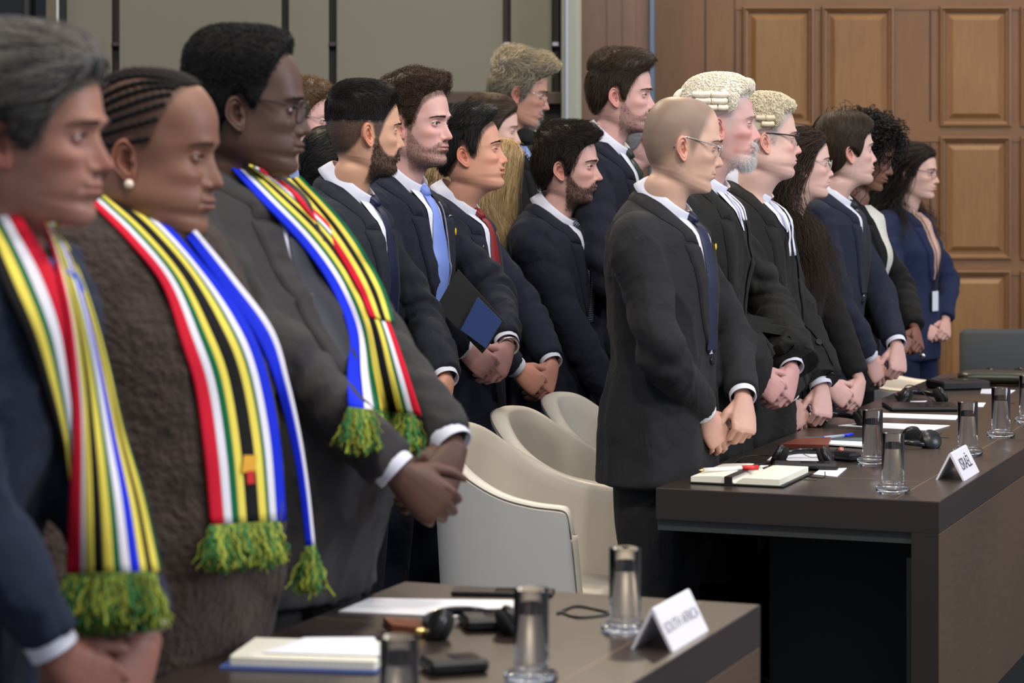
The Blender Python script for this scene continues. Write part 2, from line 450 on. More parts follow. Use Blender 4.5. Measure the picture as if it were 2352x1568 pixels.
    if bd:
        bm = beard_mask(P, bd['kind'], mz, n1)*(1-np.clip(lipm*1.6, 0, 1))
        d = (bm*bd['dens'])[:, None]; C = C*(1-d)+np.array(bd['col'])*d
    if h.get('blotch'):
        b = (gs(X-.045, .016)*gs(Z+.035, .007)+.8*gs(X-.035, .012)*gs(Z+.075, .015))*sst(.03, .05, ay)*h['blotch']
        C = C*(1-b[:, None])+C*np.array([.72, .42, .40])*b[:, None]
    shp = (len(zr), len(th))
    return P.reshape(*shp, 3), np.clip(C, 0, 1), hm

def beard_mask(P, kind, mz=-.0665, n1=None):
    X, Y, Z = P[:, 0], P[:, 1], P[:, 2]; ay = np.abs(Y)
    if n1 is None: n1 = noise(P, 60, 3)
    top = np.interp(X, [-.2, -.004, .0, .006, .016, .026, .04, .055, .07, .078, .09], [-.3, -.3, -.12, -.02, -.02, -.040, -.058, -.066, -.066, -.060, -.050])
    full = sst(.006, -.006, Z-top+.002*n1)*sst(-.150, -.128, Z)*sst(-.03, .005, X+.25*(Z+.10)*(Z < -.1))
    mou = gs(ay-.006, .020)*gs(Z-(mz+.0125), .0055)*sst(.07, .08, X)
    soul = gs(ay, .012)*gs(Z-(mz-.018), .010)*sst(.07, .08, X)
    chin = gs(ay, .020)*gs(Z+.108, .016)*sst(.045, .065, X)
    if kind == 'full': return np.clip(full+mou, 0, 1)
    if kind == 'goatee': return np.clip(mou*.8+soul+1.3*chin, 0, 1)
    if kind == 'chinbeard': return np.clip(mou*.9+.7*soul+1.5*chin+full*sst(.0, .05, X)*sst(-.075, -.10, Z), 0, 1)
    return np.clip(full+mou, 0, 1)

def ear_mesh(mb, side, R, h, sc=1.0):
    nr, nf = 22, 40
    ph = np.linspace(0, 2*PI, nf, endpoint=False); rr = np.concatenate([np.linspace(.03, 1, nr), [1.04, 1.0]])
    r, f = np.meshgrid(rr, ph, indexing='ij')
    b = .0325*np.sin(f); a = np.where(np.cos(f) > 0, .0135, .0185)*np.cos(f)*(1-.30*sst(0, -.03, b))
    a = a+np.where(b < 0, .10*(-b), .05*b)-.002
    low = sst(-.010, -.022, b); frontm = sst(0.3, .75, np.cos(f))
    H = .0035+.0*r
    hel = .0072*gs(r-.88, .10)*(1-.75*low)*(1-.75*frontm*sst(.028, .015, b))
    anti = .0055*gs(r-.60, .12)*(1-frontm)*(1-.6*low)
    conc = -.0065*gs(r-.22, .25)
    lobe = .0045*low*sst(.25, .6, r)
    trag = .0060*gs(r-.55, .16)*np.exp(-((f-0.05) % (2*PI)-0)**2/.12)+.0060*gs(r-.55, .16)*np.exp(-(2*PI-(f-.05) % (2*PI))**2/.12)
    H = H+hel+anti+conc+lobe+trag
    H[-2] = -.002; H[-1] = -.014
    A = a*r; B = b*r
    tl = math.radians(12); A2 = A*math.cos(tl)-B*math.sin(tl)*1.0; B2 = A*math.sin(tl)+B*math.cos(tl)
    out = H+np.maximum(-A2+.008, 0)*.52
    P = np.stack([A2*sc-.012, side*(out*sc+.0725*h.get('w', 1.0)), B2*sc-.014], -1)
    P[:, :, 1] -= side*.001
    sk0 = np.array(h['skin']); dark = np.mean(sk0) < .12
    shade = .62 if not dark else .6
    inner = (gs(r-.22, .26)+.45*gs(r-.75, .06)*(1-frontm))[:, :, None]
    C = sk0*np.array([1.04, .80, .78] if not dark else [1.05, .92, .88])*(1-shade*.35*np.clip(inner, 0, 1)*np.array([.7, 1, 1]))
    C = C.reshape(-1, 3)
    Q = (P.reshape(-1, 3))@R.T
    mb.add(Q, grid_faces(len(rr), nf, True, flip=(side > 0)), col=np.clip(C, 0, 1))
    c0 = Q[:nf].mean(0)
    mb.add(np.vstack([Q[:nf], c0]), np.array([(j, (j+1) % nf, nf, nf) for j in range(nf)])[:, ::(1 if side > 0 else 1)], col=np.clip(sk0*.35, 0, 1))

def eyes_mesh(mb, R, h, off=0):
    gz = rotm(h.get('gaze', (0, 0))[0], h.get('gaze', (0, 0))[1])
    for sd in (-1, 1):
        n = 20
        ph = np.linspace(0.001, PI*.6, n); t = np.linspace(0, 2*PI, 24, endpoint=False)
        D = np.stack([np.repeat(np.cos(ph)[:, None], 24, 1), np.outer(np.sin(ph), np.cos(t)), np.outer(np.sin(ph), np.sin(t))], -1)
        D = D@gz.T
        P = D*.0122+EYC*np.array([1, sd, 1])
        an = np.degrees(ph)
        C = np.zeros((n, 24, 3)); C[:] = (.62, .57, .55)
        C[an < 29] = h.get('iris', (.05, .03, .02)); C[an < 13] = (.004, .004, .004)
        mb.grid((P.reshape(-1, 3)@R.T).reshape(n, 24, 3), closed=True, flip=False, col=C.reshape(-1, 3), mat=1)

# ------------------------------------------------------------------ strands
def strands(mb, paths, rad, col, taper=True, sides=3):
    """paths (n, m, 3) thin tapered hairs as one fast grid"""
    P = np.asarray(paths, float); n, m, _ = P.shape
    if n == 0: return
    T = unit(np.gradient(P, axis=1)); ref = np.array([.31, .52, .79])
    A = unit(np.cross(T, ref)); B = np.cross(T, A)
    r = np.broadcast_to(np.asarray(rad, float).reshape(-1, 1), (n, 1))*(np.linspace(1, .25, m)[None] if taper else np.ones((1, m)))
    th = np.arange(sides)*2*PI/sides
    Q = P[:, :, None]+r[:, :, None, None]*(A[:, :, None]*np.cos(th)[None, None, :, None]+B[:, :, None]*np.sin(th)[None, None, :, None])
    base = grid_faces(m, sides, True)
    F = (base[None]+(np.arange(n)*m*sides)[:, None, None]).reshape(-1, 4)
    col = np.asarray(col, float)
    if col.ndim == 1: col = np.broadcast_to(col, (n, 3))
    C = np.repeat(col, m*sides, 0)
    mb.add(Q.reshape(-1, 3), F, col=C)

def sample_surface(V, F, w, n, rng):
    """n random points on quads weighted by area * w (per vertex)"""
    a, b, c, d = V[F[:, 0]], V[F[:, 1]], V[F[:, 2]], V[F[:, 3]]
    ar = .5*np.linalg.norm(np.cross(c-a, d-b), axis=1)*w[F].mean(1)
    if ar.sum() <= 0: return np.zeros((0, 3)), np.zeros((0, 3))
    i = rng.choice(len(F), n, p=ar/ar.sum()); u, v = rng.rand(n, 1), rng.rand(n, 1)
    P = (1-u)*(1-v)*a[i]+u*(1-v)*b[i]+u*v*c[i]+(1-u)*v*d[i]
    N = unit(np.cross(c[i]-a[i], d[i]-b[i]))
    return P, N

def grow(bvh, P, N, length, steps, comb, height, rng, jitter=.25, gravity=0, free=False):
    """comb(P, N, k) -> direction; keeps each step at the given height over the surface"""
    n = len(P); out = np.zeros((n, steps+1, 3)); out[:, 0] = P
    st = (np.broadcast_to(length, (n,))/steps)
    cur = P.copy(); hgt = np.broadcast_to(height, (n,))
    jit = rng.normal(size=(n, 3))*jitter
    nn = N.copy()
    for k in range(steps):
        d = comb(cur, nn, (k+1)/steps)+jit
        d = unit(d); q = cur+d*st[:, None]
        f = math.sin(min(1, (k+1)/steps*1.35)*PI/2)
        res = np.empty((n, 3)); rn = np.empty((n, 3))
        for i in range(n):
            loc, no, ix, dist = bvh.find_nearest(q[i])
            no = np.array(no); loc = np.array(loc)
            hh = hgt[i]*f; s_ = (q[i]-loc)@no
            if free and s_ > hh: res[i] = q[i]
            elif free and s_ < hh: res[i] = loc+no*max(hh, .0015)
            else: res[i] = loc+no*max(hh, .0004)
            rn[i] = no
        out[:, k+1] = res; cur = res; nn = rn
    return out
# ------------------------------------------------------------------ hands
def hand(t, curl=(35, 45, 25), spread=3, thumb=(45, 15, 20), fdir=(-1, 0, 0), sc=1.0, each=None, vox=.0024):
    """t=+1 right hand, -1 left hand. wrist at origin, fingers +X, palm towards -Z, thumb towards +Y*t"""
    mb = MB()
    fd = np.array(fdir, float)
    pth = [fd*.085, fd*.045, fd*.015, (.006, 0, 0)]
    mb.tube(pth, [.028, .026, .025, .0265], n=14, flat=.76)
    xs = [-.006, .02, .045, .068, .086, .096]; wy = [.025, .0325, .0385, .0405, .0400, .034]; tz = [.0185, .0175, .0150, .0130, .0115, .008]
    th = np.linspace(0, 2*PI, 18, endpoint=False)
    Q = [[(x, w*np.sign(math.cos(a))*abs(math.cos(a))**.8, q*math.sin(a)-(.002 if math.sin(a) < 0 else 0)+.0015*math.cos(a)*0) for a in th] for x, w, q in zip(xs, wy, tz)]
    mb.grid(Q, closed=True, cap0=True, cap1=True)
    mb.ball((.036, t*.021, -.011), (.030, .0135, .0125), 8, R=rotm(t*28))
    mb.ball((.042, -t*.024, -.008), (.034, .011, .012), 8)
    by = [.0300, .0100, -.0098, -.0285]; bx = [.086, .0905, .087, .078]; L = [.074, .081, .075, .059]; rb = [.0094, .0096, .0090, .0080]
    for i in range(4):
        cu = np.array(curl if each is None else each[i], float)+np.array([0, i*3, i*2])
        p = np.array([bx[i]-.012, t*by[i], .001]); ang = 0; pts = [p]; rr = [rb[i]*1.08]
        sp = math.radians((1.5-i)*spread)*t
        segs = [.012+0, L[i]*.46, L[i]*.30, L[i]*.24]
        for k, sg in enumerate(segs):
            if k: ang += math.radians(cu[k-1])
            nsub = 3
            for q in range(nsub):
                d = np.array([math.cos(ang)*math.cos(sp), math.cos(ang)*math.sin(sp), -math.sin(ang)])
                p = p+d*sg/nsub; pts.append(p)
                f = (k+(q+1)/nsub)/4
                rr.append(rb[i]*(1.08-.36*f+(.06 if q == nsub-1 and k in (0, 1, 2) else 0)))
        rr[-1] *= .62
        mb.tube(pts, rr, n=10)
        mb.ball(pts[-1], rr[-1]*1.05, 5)
    az, dn, bend = [math.radians(q) for q in thumb]
    p = np.array([.014, t*.018, -.008]); pts = [p]; rr = [.0135]
    for k, (sg, r1) in enumerate(((.040, .0125), (.033, .0108), (.027, .0085))):
        a2 = az-bend*k*.9; d2 = dn+bend*.35*k
        d = np.array([math.cos(d2)*math.cos(a2), t*math.cos(d2)*math.sin(a2), -math.sin(d2)])
        for q in range(2): p = p+d*sg/2; pts.append(p); rr.append(r1)
    rr[-1] *= .65
    mb.tube(pts, rr, n=10); mb.ball(pts[-1], rr[-1]*1.05, 5)
    V, F = remesh(mb, vox, 2)
    return V*sc, F

def frame(d, n):
    d = unit(np.array(d, float)); n = np.array(n, float); n = unit(n-d*(n@d)); return np.stack([d, np.cross(n, d), n], 1)

def ik(S, Wp, l1, l2, pole):
    d = Wp-S; D = np.linalg.norm(d); D2 = min(D, (l1+l2)*.995); u = d/D
    a = (l1*l1-l2*l2+D2*D2)/(2*D2); hh = math.sqrt(max(l1*l1-a*a, 0))
    p = np.array(pole, float); p = unit(p-u*(p@u))
    return S+u*a*(D/D2)+p*hh

CLASP = {
 'L': dict(l=((.026, .034, .078), (.12, -.34, -.93), (.78, -.62, .05)), r=((-.052, -.052, .046), (.36, .42, -.83), (.72, -.66, .12)),
           lc=(52, 48, 26), rc=(28, 30, 18)),
 'R': dict(r=((-.058, -.056, .048), (.70, .34, -.62), (.44, -.86, .26)), l=((.018, .062, .052), (-.10, -.60, -.79), (.86, -.20, .36)),
           rc=(56, 56, 32), lc=(34, 42, 22)),
 'F': dict(r=((-.085, -.050, .040), (.80, .32, -.50), (.25, -.80, .55)), l=((-.02, .085, .050), (.30, -.75, -.55), (.60, .30, .75)),
           rc=(50, 60, 35), lc=(45, 55, 30)),
}
TORSO = np.array([  # front x, front z, back x, back z, half width   (head centre at x=.058, z=1.62)
 (.086, 1.412, -.045, 1.503, .074), (.102, 1.400, -.066, 1.490, .108), (.112, 1.385, -.090, 1.466, .150), (.118, 1.357, -.112, 1.430, .184),
 (.124, 1.320, -.126, 1.375, .203), (.130, 1.255, -.132, 1.295, .206), (.127, 1.18, -.122, 1.20, .194), (.121, 1.10, -.108, 1.10, .182),
 (.120, 1.02, -.108, 1.02, .184), (.124, .94, -.118, .94, .193), (.124, .86, -.122, .86, .197), (.122, .76, -.120, .76, .200)])
JWRINK = [0]
def person(p):
    """builds one standing person; p is a dict. Returns root and a few handles"""
    g = p.get; seed = g('seed', 1); rng = np.random.RandomState(seed)
    d = p['d']; yaw = math.radians(g('yaw', -21)); a = g('a', .058)
    s = FPX/d
    k = (p['hx']-1176)/FPX; c_, s_ = math.cos(yaw), math.sin(yaw)
    ry = d; rx = k*(ry+a*s_)-a*c_
    dh = ry+a*s_
    hz = CAMZ-(p['hy']-HZ)/FPX*dh
    Hc = np.array([a, 0, hz]); kz = hz/1.62; hs = g('hs', 1.0)
    root = empty('person', (rx, ry, 0), yaw)
    tag(root, p['label'], 'person', g('group'))
    Ry = np.array([[c_, -s_, 0], [s_, c_, 0], [0, 0, 1]])
    def loc_of(x, y, fw=None):
        """local point seen at a pixel, lying in the person's own mid plane"""
        kk = (x-1176)/FPX; t = (kk*ry-rx)/(c_-kk*s_); dd = ry+t*s_
        return np.array([t, 0, CAMZ-(y-HZ)/FPX*dd])
    H = dict(skin=p['skin']); H.update(g('head', {}))
    # -------- body
    P, C, hm = head_surface(H)
    hyaw, hp, hr = g('face', (0, 0, 0)); hyaw = hyaw-math.degrees(yaw)
    R = rotm(hyaw, hp, hr)
    sh = P.shape; Pf = P.reshape(-1, 3)
    wneck = sst(-.10, -.165, Pf[:, 2])[:, None]
    Pr = (Pf@R.T)*(1-wneck)+(Pf@rotm(hyaw*.25).T)*wneck
    Vh = Pr*hs*np.array([1, 1, 1])+Hc
    body = MB()
    body.add(Vh, grid_faces(sh[0], sh[1], True, True), col=C)
    em = MB(); ear_mesh(em, 1, R, H, g('ear', 1.0)); ear_mesh(em, -1, R, H, g('ear', 1.0)); eyes_mesh(em, R, H)
    v, f, c, m, u = em.arrays(); body.add(v*hs+Hc, f, col=c, mat=m)
    hb_head = None
    # -------- garment
    fem = g('sex', 'm') == 'f'; wd = g('bw', .88 if fem else 1.0); belly = g('belly', 0)
    T = TORSO.copy()
    T[:, 4] *= wd; T[:, 0] += belly*.04*gs(T[:, 1]-1.06, .18); T[:, 4] += belly*.02*gs(T[:, 1]-1.06, .2)
    if fem:
        T[:, 0] += .022*gs(T[:, 1]-1.24, .07); T[:, 4] -= .018*gs(T[:, 1]-1.12, .08)
    T[0:4, 4] *= g('neckw', 1.0)
    dep = g('depth', 1.0); T[:, [0, 2]] *= dep
    flare = g('flare', 0); T[:, 4] += flare*sst(1.2, .76, T[:, 1]); T[:, 0] += flare*.7*sst(1.2, .76, T[:, 1]); T[:, 2] -= flare*.9*sst(1.2, .76, T[:, 1])
    hem = g('hem', .76)
    T[:, [1, 3]] -= 0
    zt = T[:, [1, 3]].copy(); T[:, [1, 3]] = np.where(zt < 1.3, .76+(zt-.76)*1.0, zt)
    if hem != .76:
        for q in range(7, 12): T[q, 1] = T[q, 3] = 1.10-(1.10-hem)*(q-7)/4
    T[:, [1, 3]] *= kz
    up_ = g('up', 0); T[:, [1, 3]] += up_*sst(1.10*kz, 1.40*kz, T[:, [1, 3]])
    sxf = (a-.058)*sst(.95*kz, 1.42*kz, T[:, [1, 3]]); T[:, [0, 2]] += sxf
    Tr = crom(T, 60); n = 56
    th = np.linspace(0, 2*PI, n, endpoint=False)
    cs = np.sign(np.cos(th))*np.abs(np.cos(th))**(2/2.25); sn = np.sign(np.sin(th))*np.abs(np.sin(th))**(2/2.25)
    cx = (Tr[:, 0]+Tr[:, 2])/2; cz = (Tr[:, 1]+Tr[:, 3])/2; hx_ = (Tr[:, 0]-Tr[:, 2])/2; hz_ = (Tr[:, 1]-Tr[:, 3])/2
    Q = np.stack([cx[:, None]+hx_[:, None]*cs, Tr[:, 4:5]*sn, cz[:, None]+hz_[:, None]*cs], -1)
    folds = g('folds', .5)
    nz = noise(Q.reshape(-1, 3), 16, seed).reshape(Q.shape[:2])
    if flare:
        nz2 = np.sin(th*9+noise(Q.reshape(-1, 3), 4, seed+3).reshape(Q.shape[:2])*2.5)*sst(1.35*kz, .9*kz, Q[:, :, 2])*flare*.16
    else: nz2 = 0
    rad = Q-np.stack([cx, 0*cx, cz], -1)[:, None]
    rad[:, :, 2] = 0; rad = unit(rad)
    Q = Q+rad*(nz*.004*folds*2*sst(0, 8, np.arange(60))[:, None]+nz2)[:, :, None]
    mb = MB(); mb.grid(Q, closed=True, cap0=True, cap1=True, flip=False)
    # arms
    arms = {}
    cl = CLASP[g('clasp', 'L')] if g('clasp', 'L') else None
    hp_ = g('hands')
    if hp_: Cc = loc_of(*hp_); 
    else: Cc = np.array([a+.10, 0, .90*kz])
    if g('hfwd') is not None: Cc[0] = g('hfwd')
    Cc[0] = max(Cc[0]+.012, .178+belly*.02+(a-.058))
    hsz = g('hsz', .95 if not fem else .87)
    al = g('armlen', 1.0)*kz
    cuff = MB(); slv_r = g('sleeve', 1.0); wr_r = g('wrist_r', 1.0)
    handm = {}
    for sd, nm, tt in ((-1, 'r', 1), (1, 'l', -1)):
        S = np.array([-.012+(a-.058), sd*.168*wd, 1.372*kz+up_])
        if cl:
            w0, hd, hn = cl[nm]; Wp = Cc+np.array(w0); curl = cl[nm+'c']
            pole = g('pole', (.10, sd*1.0, -.22)) if not isinstance(g('pole'), dict) else g('pole')[nm]
            pole = (pole[0], sd*abs(pole[1]), pole[2])
        else:
            Wp = np.array([.03+(a-.058)*.3, sd*(.235*wd), .86*kz]); hd = (.10, 0, -1); hn = (.1, sd, 0.05); curl = (14, 22, 14); pole = (-1, sd*.2, 0)
        if g('arm_'+nm):
            q = g('arm_'+nm); Wp = loc_of(*q['px']) if 'px' in q else np.array(q['w']); Wp = Wp+np.array(q.get('o', (0, 0, 0))); hd = q.get('d', hd); hn = q.get('n', hn); curl = q.get('c', curl); pole = q.get('pole', pole)
        E = ik(S, Wp, .288*al, .256*al, pole)
        arms[nm] = (S, E, Wp)
        fd = unit(Wp-E)
        pts = crom([S+np.array([.004, -sd*.07, .012]), S, S*.55+E*.45+np.array([0, sd*.004, 0]), E+unit(E-(S+Wp)/2)*.004, E*.5+Wp*.5, Wp-fd*.022], 54)
        tt_ = np.linspace(0, 1, 54)
        rr = np.interp(tt_, [0, .18, .4, .6, .8, 1], [.060, .0715, .0610, .0560, .0510*wr_r**.5, .0430*wr_r])*slv_r*(.92 if fem else 1)
        nth = 40; t2 = np.linspace(0, 2*PI, nth, endpoint=False)
        Tn = unit(np.gradient(pts, axis=0)); up = np.array([0, 1.0, 0]); 
        A = unit(np.cross(up, Tn)); B = np.cross(Tn, A)
        ringp = pts[:, None]+0*A[:, None]
        dirs = A[:, None]*np.cos(t2)[None, :, None]+B[:, None]*np.sin(t2)[None, :, None]
        flatp = (pts[:, None]+dirs*.05).reshape(-1, 3)
        L_ = .56
        n1 = noise(flatp, 13, seed+5+sd).reshape(54, nth)
        env = .16+gs(tt_-.60, .13)*.8+.6*gs(tt_-.20, .09)+.3*gs(tt_-.42, .1)
        ph_ = tt_[:, None]*L_*52+1.7*np.sin(t2+.9+sd+rng.uniform(0, 3))[None]+4.2*n1
        wave = ((np.abs(np.sin(ph_))**.8)*2-1)*(.25+.9*sst(-.35, .45, noise(flatp, 9, seed+45+sd).reshape(54, nth)))
        sharp = wave*env[:, None]*.0085*folds*2
        sharp *= (sst(.98, .9, tt_))[:, None]
        if wr_r > 1.5: sharp += (.12*np.sin(3*t2+1)[None]*sst(.3, 1, tt_)[:, None])*rr[:, None]*.6
        Qs = pts[:, None]+dirs*(rr[:, None]+sharp)[:, :, None]
        if wr_r > 1.5 and sd < 0:
            Qs[:, :, 2] -= (sst(.55, 1, tt_)*.028*wr_r)[:, None]*(dirs[:, :, 2] < 0)*np.abs(dirs[:, :, 2])
        mb.grid(Qs, closed=True, cap0=True, cap1=True)
        if g('show_hands', True):
            Rm = frame(hd, hn); fl = Rm.T@(-fd)
            th_ = g('thumb_'+nm, (42, 12, 16))
            hv, hf = hand(tt, curl, .6, th_, fl, hsz, each=g('each_'+nm), vox=g('hvox', .0026))
            hv = hv@Rm.T+Wp
            hc = np.array(p['skin'])
            nn = noise(hv, 130, 9)
            hcol = hc*(1+.05*nn)[:, None]*np.array(g('handtint', (.88, .80, .84)))
            handm[nm] = (hv, hf)
            body.add(hv, hf, col=np.clip(hcol, 0, 1))
        # cuff
        if g('cuff', True):
            cdir = fd; c0 = Wp-fd*.045; c1 = Wp-fd*.004
            mb2 = MB()
            th3 = np.linspace(0, 2*PI, 28, endpoint=False)
            up2 = np.array([0, 1.0, 0]); A2 = unit(np.cross(up2, fd)); B2 = np.cross(fd, A2)
            prof = [(c0, .036*hsz), (c1, .0365*hsz), (c1+fd*.0015, .0355*hsz), (c1, .034*hsz), (c0, .033*hsz)]
            mb2.grid([[cc+(A2*math.cos(q)+B2*math.sin(q))*r_ for q in th3] for cc, r_ in prof], closed=True, mat=0)
            mb2.build('shirt_cuff', g('shirtmat', WHITE), root)
    V, F = remesh(mb, g('vox', .0068), 2)
    # fine folds after the union
    N = vnormals(V, F)
    q1 = noise(V*np.array([1, 1, .6])+.02*np.stack([noise(V, 22, seed+8)]*3, 1), 22, seed+7); q2 = noise(V*np.array([.6, 1, 1.3]), 34, seed+17)
    q3 = noise(V*np.array([1.3, 1, .8])+.03*np.stack([q1]*3, 1), 46, seed+27)
    w1 = (np.abs(q1)**.6*-.0110+np.abs(q3)**.6*-.0050*sst(-.2, .4, q2)+q2*.0028+.0055)*folds*2
    V = V+N*w1[:, None]*sst(1.50*kz, 1.38*kz, V[:, 2])[:, None]
    jb = bvh_of(V, F)
    # body: neck base, torso, legs carry on inside the clothes as one surface
    tb = []
    for q, ring in enumerate(Tr[::3]):
        cxx, czz = (ring[0]+ring[2])/2, (ring[1]+ring[3])/2; hxx, hzz = (ring[0]-ring[2])/2*.86, (ring[1]-ring[3])/2*.86
        th4 = np.linspace(0, 2*PI, 24, endpoint=False)
        tb.append([(cxx+hxx*math.cos(t), ring[4]*.84*math.sin(t), czz+hzz*math.cos(t)-.015) for t in th4])
    body.grid(tb, closed=True, cap1=True, col=p['skin'])
    bodyo = body.build('body', [SKIN, EYE], root)
    gm = g('gmat'); jname = g('gname', 'suit_jacket')
    jm = MB(); jm.add(V, F)
    jo = jm.build(jname, gm, root)
    # trousers
    tm = MB(); hipz = .97*kz; tr = g('tmat', gm)
    pel = [(.0, .105, .155, hipz), (.0, .108, .165, hipz-.08), (.0, .105, .168, hipz-.16), (0, .09, .15, hipz-.20)]
    if g('legs', True):
        tm.grid([[(x+b*math.cos(q), w*math.sin(q)*wd, z) for q in np.linspace(0, 2*PI, 32, endpoint=False)] for x, b, w, z in pel], closed=True, cap0=True, cap1=True)
        for sd in (-1, 1):
            tm.tube(crom([(0, sd*.088, hipz-.10), (.004, sd*.095, hipz-.30), (.01, sd*.10, .50*kz), (-.005, sd*.103, .28*kz), (-.01, sd*.105, .06)], 20), crom([[.092], [.088], [.068], [.062], [.068]], 20)[:, 0], n=20, up=(1, 0, 0))
        tm.build('trousers', tr, root)
        for sd in (-1, 1):
            shm = MB()
            xs = np.linspace(0, 1, 12)
            rows = []
            for t in xs:
                x = -.065+.27*t; w = .036+.012*math.sin(t*PI*.9)-.020*max(0, t-.85)/.15; hgt = np.interp(t, [0, .1, .35, .6, .9, 1], [.06, .075, .07, .052, .034, .015])
                rows.append([(x, sd*.105+w*math.sin(q)*(1 if math.cos(q) < .2 else .85), max(0, hgt*.5-hgt*.5*math.cos(q))) for q in np.linspace(0, 2*PI, 18, endpoint=False)])
            shm.grid(rows, closed=True, cap0=True, cap1=True)
            shm.build('shoe', SHOE, root)
    h = dict(up=up_, root=root, Hc=Hc, R=R, hs=hs, kz=kz, a=a, jb=jb, V=V, F=F, hb=hb_head, head=(Pf, Vh, sh, hm), Cc=Cc, rng=rng, loc_of=loc_of, H=H, arms=arms, handm=handm, p=p, yaw=yaw, jacket=jo, Ry=Ry, rxy=(rx, ry))
    return h
SHOE = mat('shoe_leather', (.012, .011, .011), .25)

def surf(h, P, off=.004, mode='near'):
    """press points on the garment; mode 'front' shoots backwards from in front"""
    P = np.asarray(P, float); sh = P.shape; Q = P.reshape(-1, 3); out = np.empty_like(Q)
    off = np.broadcast_to(np.asarray(off, float), sh[:-1]).ravel()
    for i, q in enumerate(Q):
        loc = None
        if mode == 'front': loc, no, ix, di = h['jb'].ray_cast(Vector((.6, q[1], q[2])), Vector((-1, 0, 0)))
        if loc is None: loc, no, ix, di = h['jb'].find_nearest(Vector(q))
        out[i] = np.array(loc)+np.array(no)*off[i]
    return out.reshape(sh)
def xfront(h, y, z):
    loc, no, ix, di = h['jb'].ray_cast(Vector((.6, y, z)), Vector((-1, 0, 0)))
    return loc[0] if loc is not None else .1
def smooth_grid(G, it=2):
    G = G.copy()
    for _ in range(it):
        G[1:-1] = G[1:-1]*.5+.25*(G[:-2]+G[2:])
        G[:, 1:-1] = G[:, 1:-1]*.5+.25*(G[:, :-2]+G[:, 2:])
    return G

def collar(h, m, back=(-.083, -.083), front=(.022, -.172), hgt=.040, gap=14, point=.028, w=.060, wing=False):
    """shirt collar: stand and folded leaf around the tilted neck"""
    Hc = h['Hc']; hs = h['hs']
    b = np.array([back[0], 0, back[1]])*hs; f = np.array([front[0], 0, front[1]])*hs
    c = (b+f)/2; ax = (f-b)/2; L = np.linalg.norm(ax); ax = ax/L
    up = np.array([-ax[2], 0, ax[0]]); up = up if up[2] > 0 else -up
    ph = np.radians(np.concatenate([np.linspace(gap, 60, 10), np.linspace(70, 290, 30), np.linspace(300, 360-gap, 10)]))
    mb = MB(); rows = []
    L = L+.004; w = w*hs
    fr = np.exp(-((np.minimum(ph, 2*PI-ph)-math.radians(gap))/.42)**2)
    def ring(scale, drop, extra=0):
        out = []
        for q, e in zip(ph, fr):
            rr = scale
            pt = c+ax*math.cos(q)*(L*rr+extra)+np.array([0, math.sin(q), 0])*(w*rr+extra)
            out.append(pt+Hc-up*(drop+point*e*(drop/hgt))+ax*0)
        return out
    rows = [ring(.985, .040), ring(.985, .015), ring(.990, .003), ring(1.01, 0), ring(1.045, .003), ring(1.08, .012, .002), ring(1.13, .025, .003), ring(1.19, hgt, .004), ring(1.17, hgt+.001, .001)]
    mb.grid(rows, flip=True)
    return mb.build('shirt_collar', m, h['root'])

def shirt_front(h, m, zb, wt=.050, zt=None):
    kz = h['kz']; zt = zt or 1.400*kz+h['up']; n = 26; G = np.zeros((n, 13, 3))
    for i, t in enumerate(np.linspace(0, 1, n)):
        z = zb+(zt-zb)*t; w = .012+(wt-.012)*t**.8
        for j, u in enumerate(np.linspace(-1, 1, 13)): G[i, j] = (0, u*w, z)
    G = surf(h, G, .0030, 'front')
    # bridge up to the throat
    top = G[-1].copy(); th_, B0 = throat(h)
    ups = []
    for t in (.25, .5, .75, 1.0):
        ups.append(top*(1-t)+(th_+np.stack([-.010*np.linspace(-1, 1, 13)**2, np.linspace(-1, 1, 13)*.044, np.zeros(13)], -1))*t)
    mb = MB(); mb.grid(np.concatenate([G, np.array(ups)]))
    return mb.build('shirt_front', m, h['root'])
def throat(h):
    kz = h['kz']; z = 1.400*kz+h['up']
    return h['Hc']+np.array([.010, 0, -.182])*h['hs'], np.array([xfront(h, 0, z)+.003, 0, z])

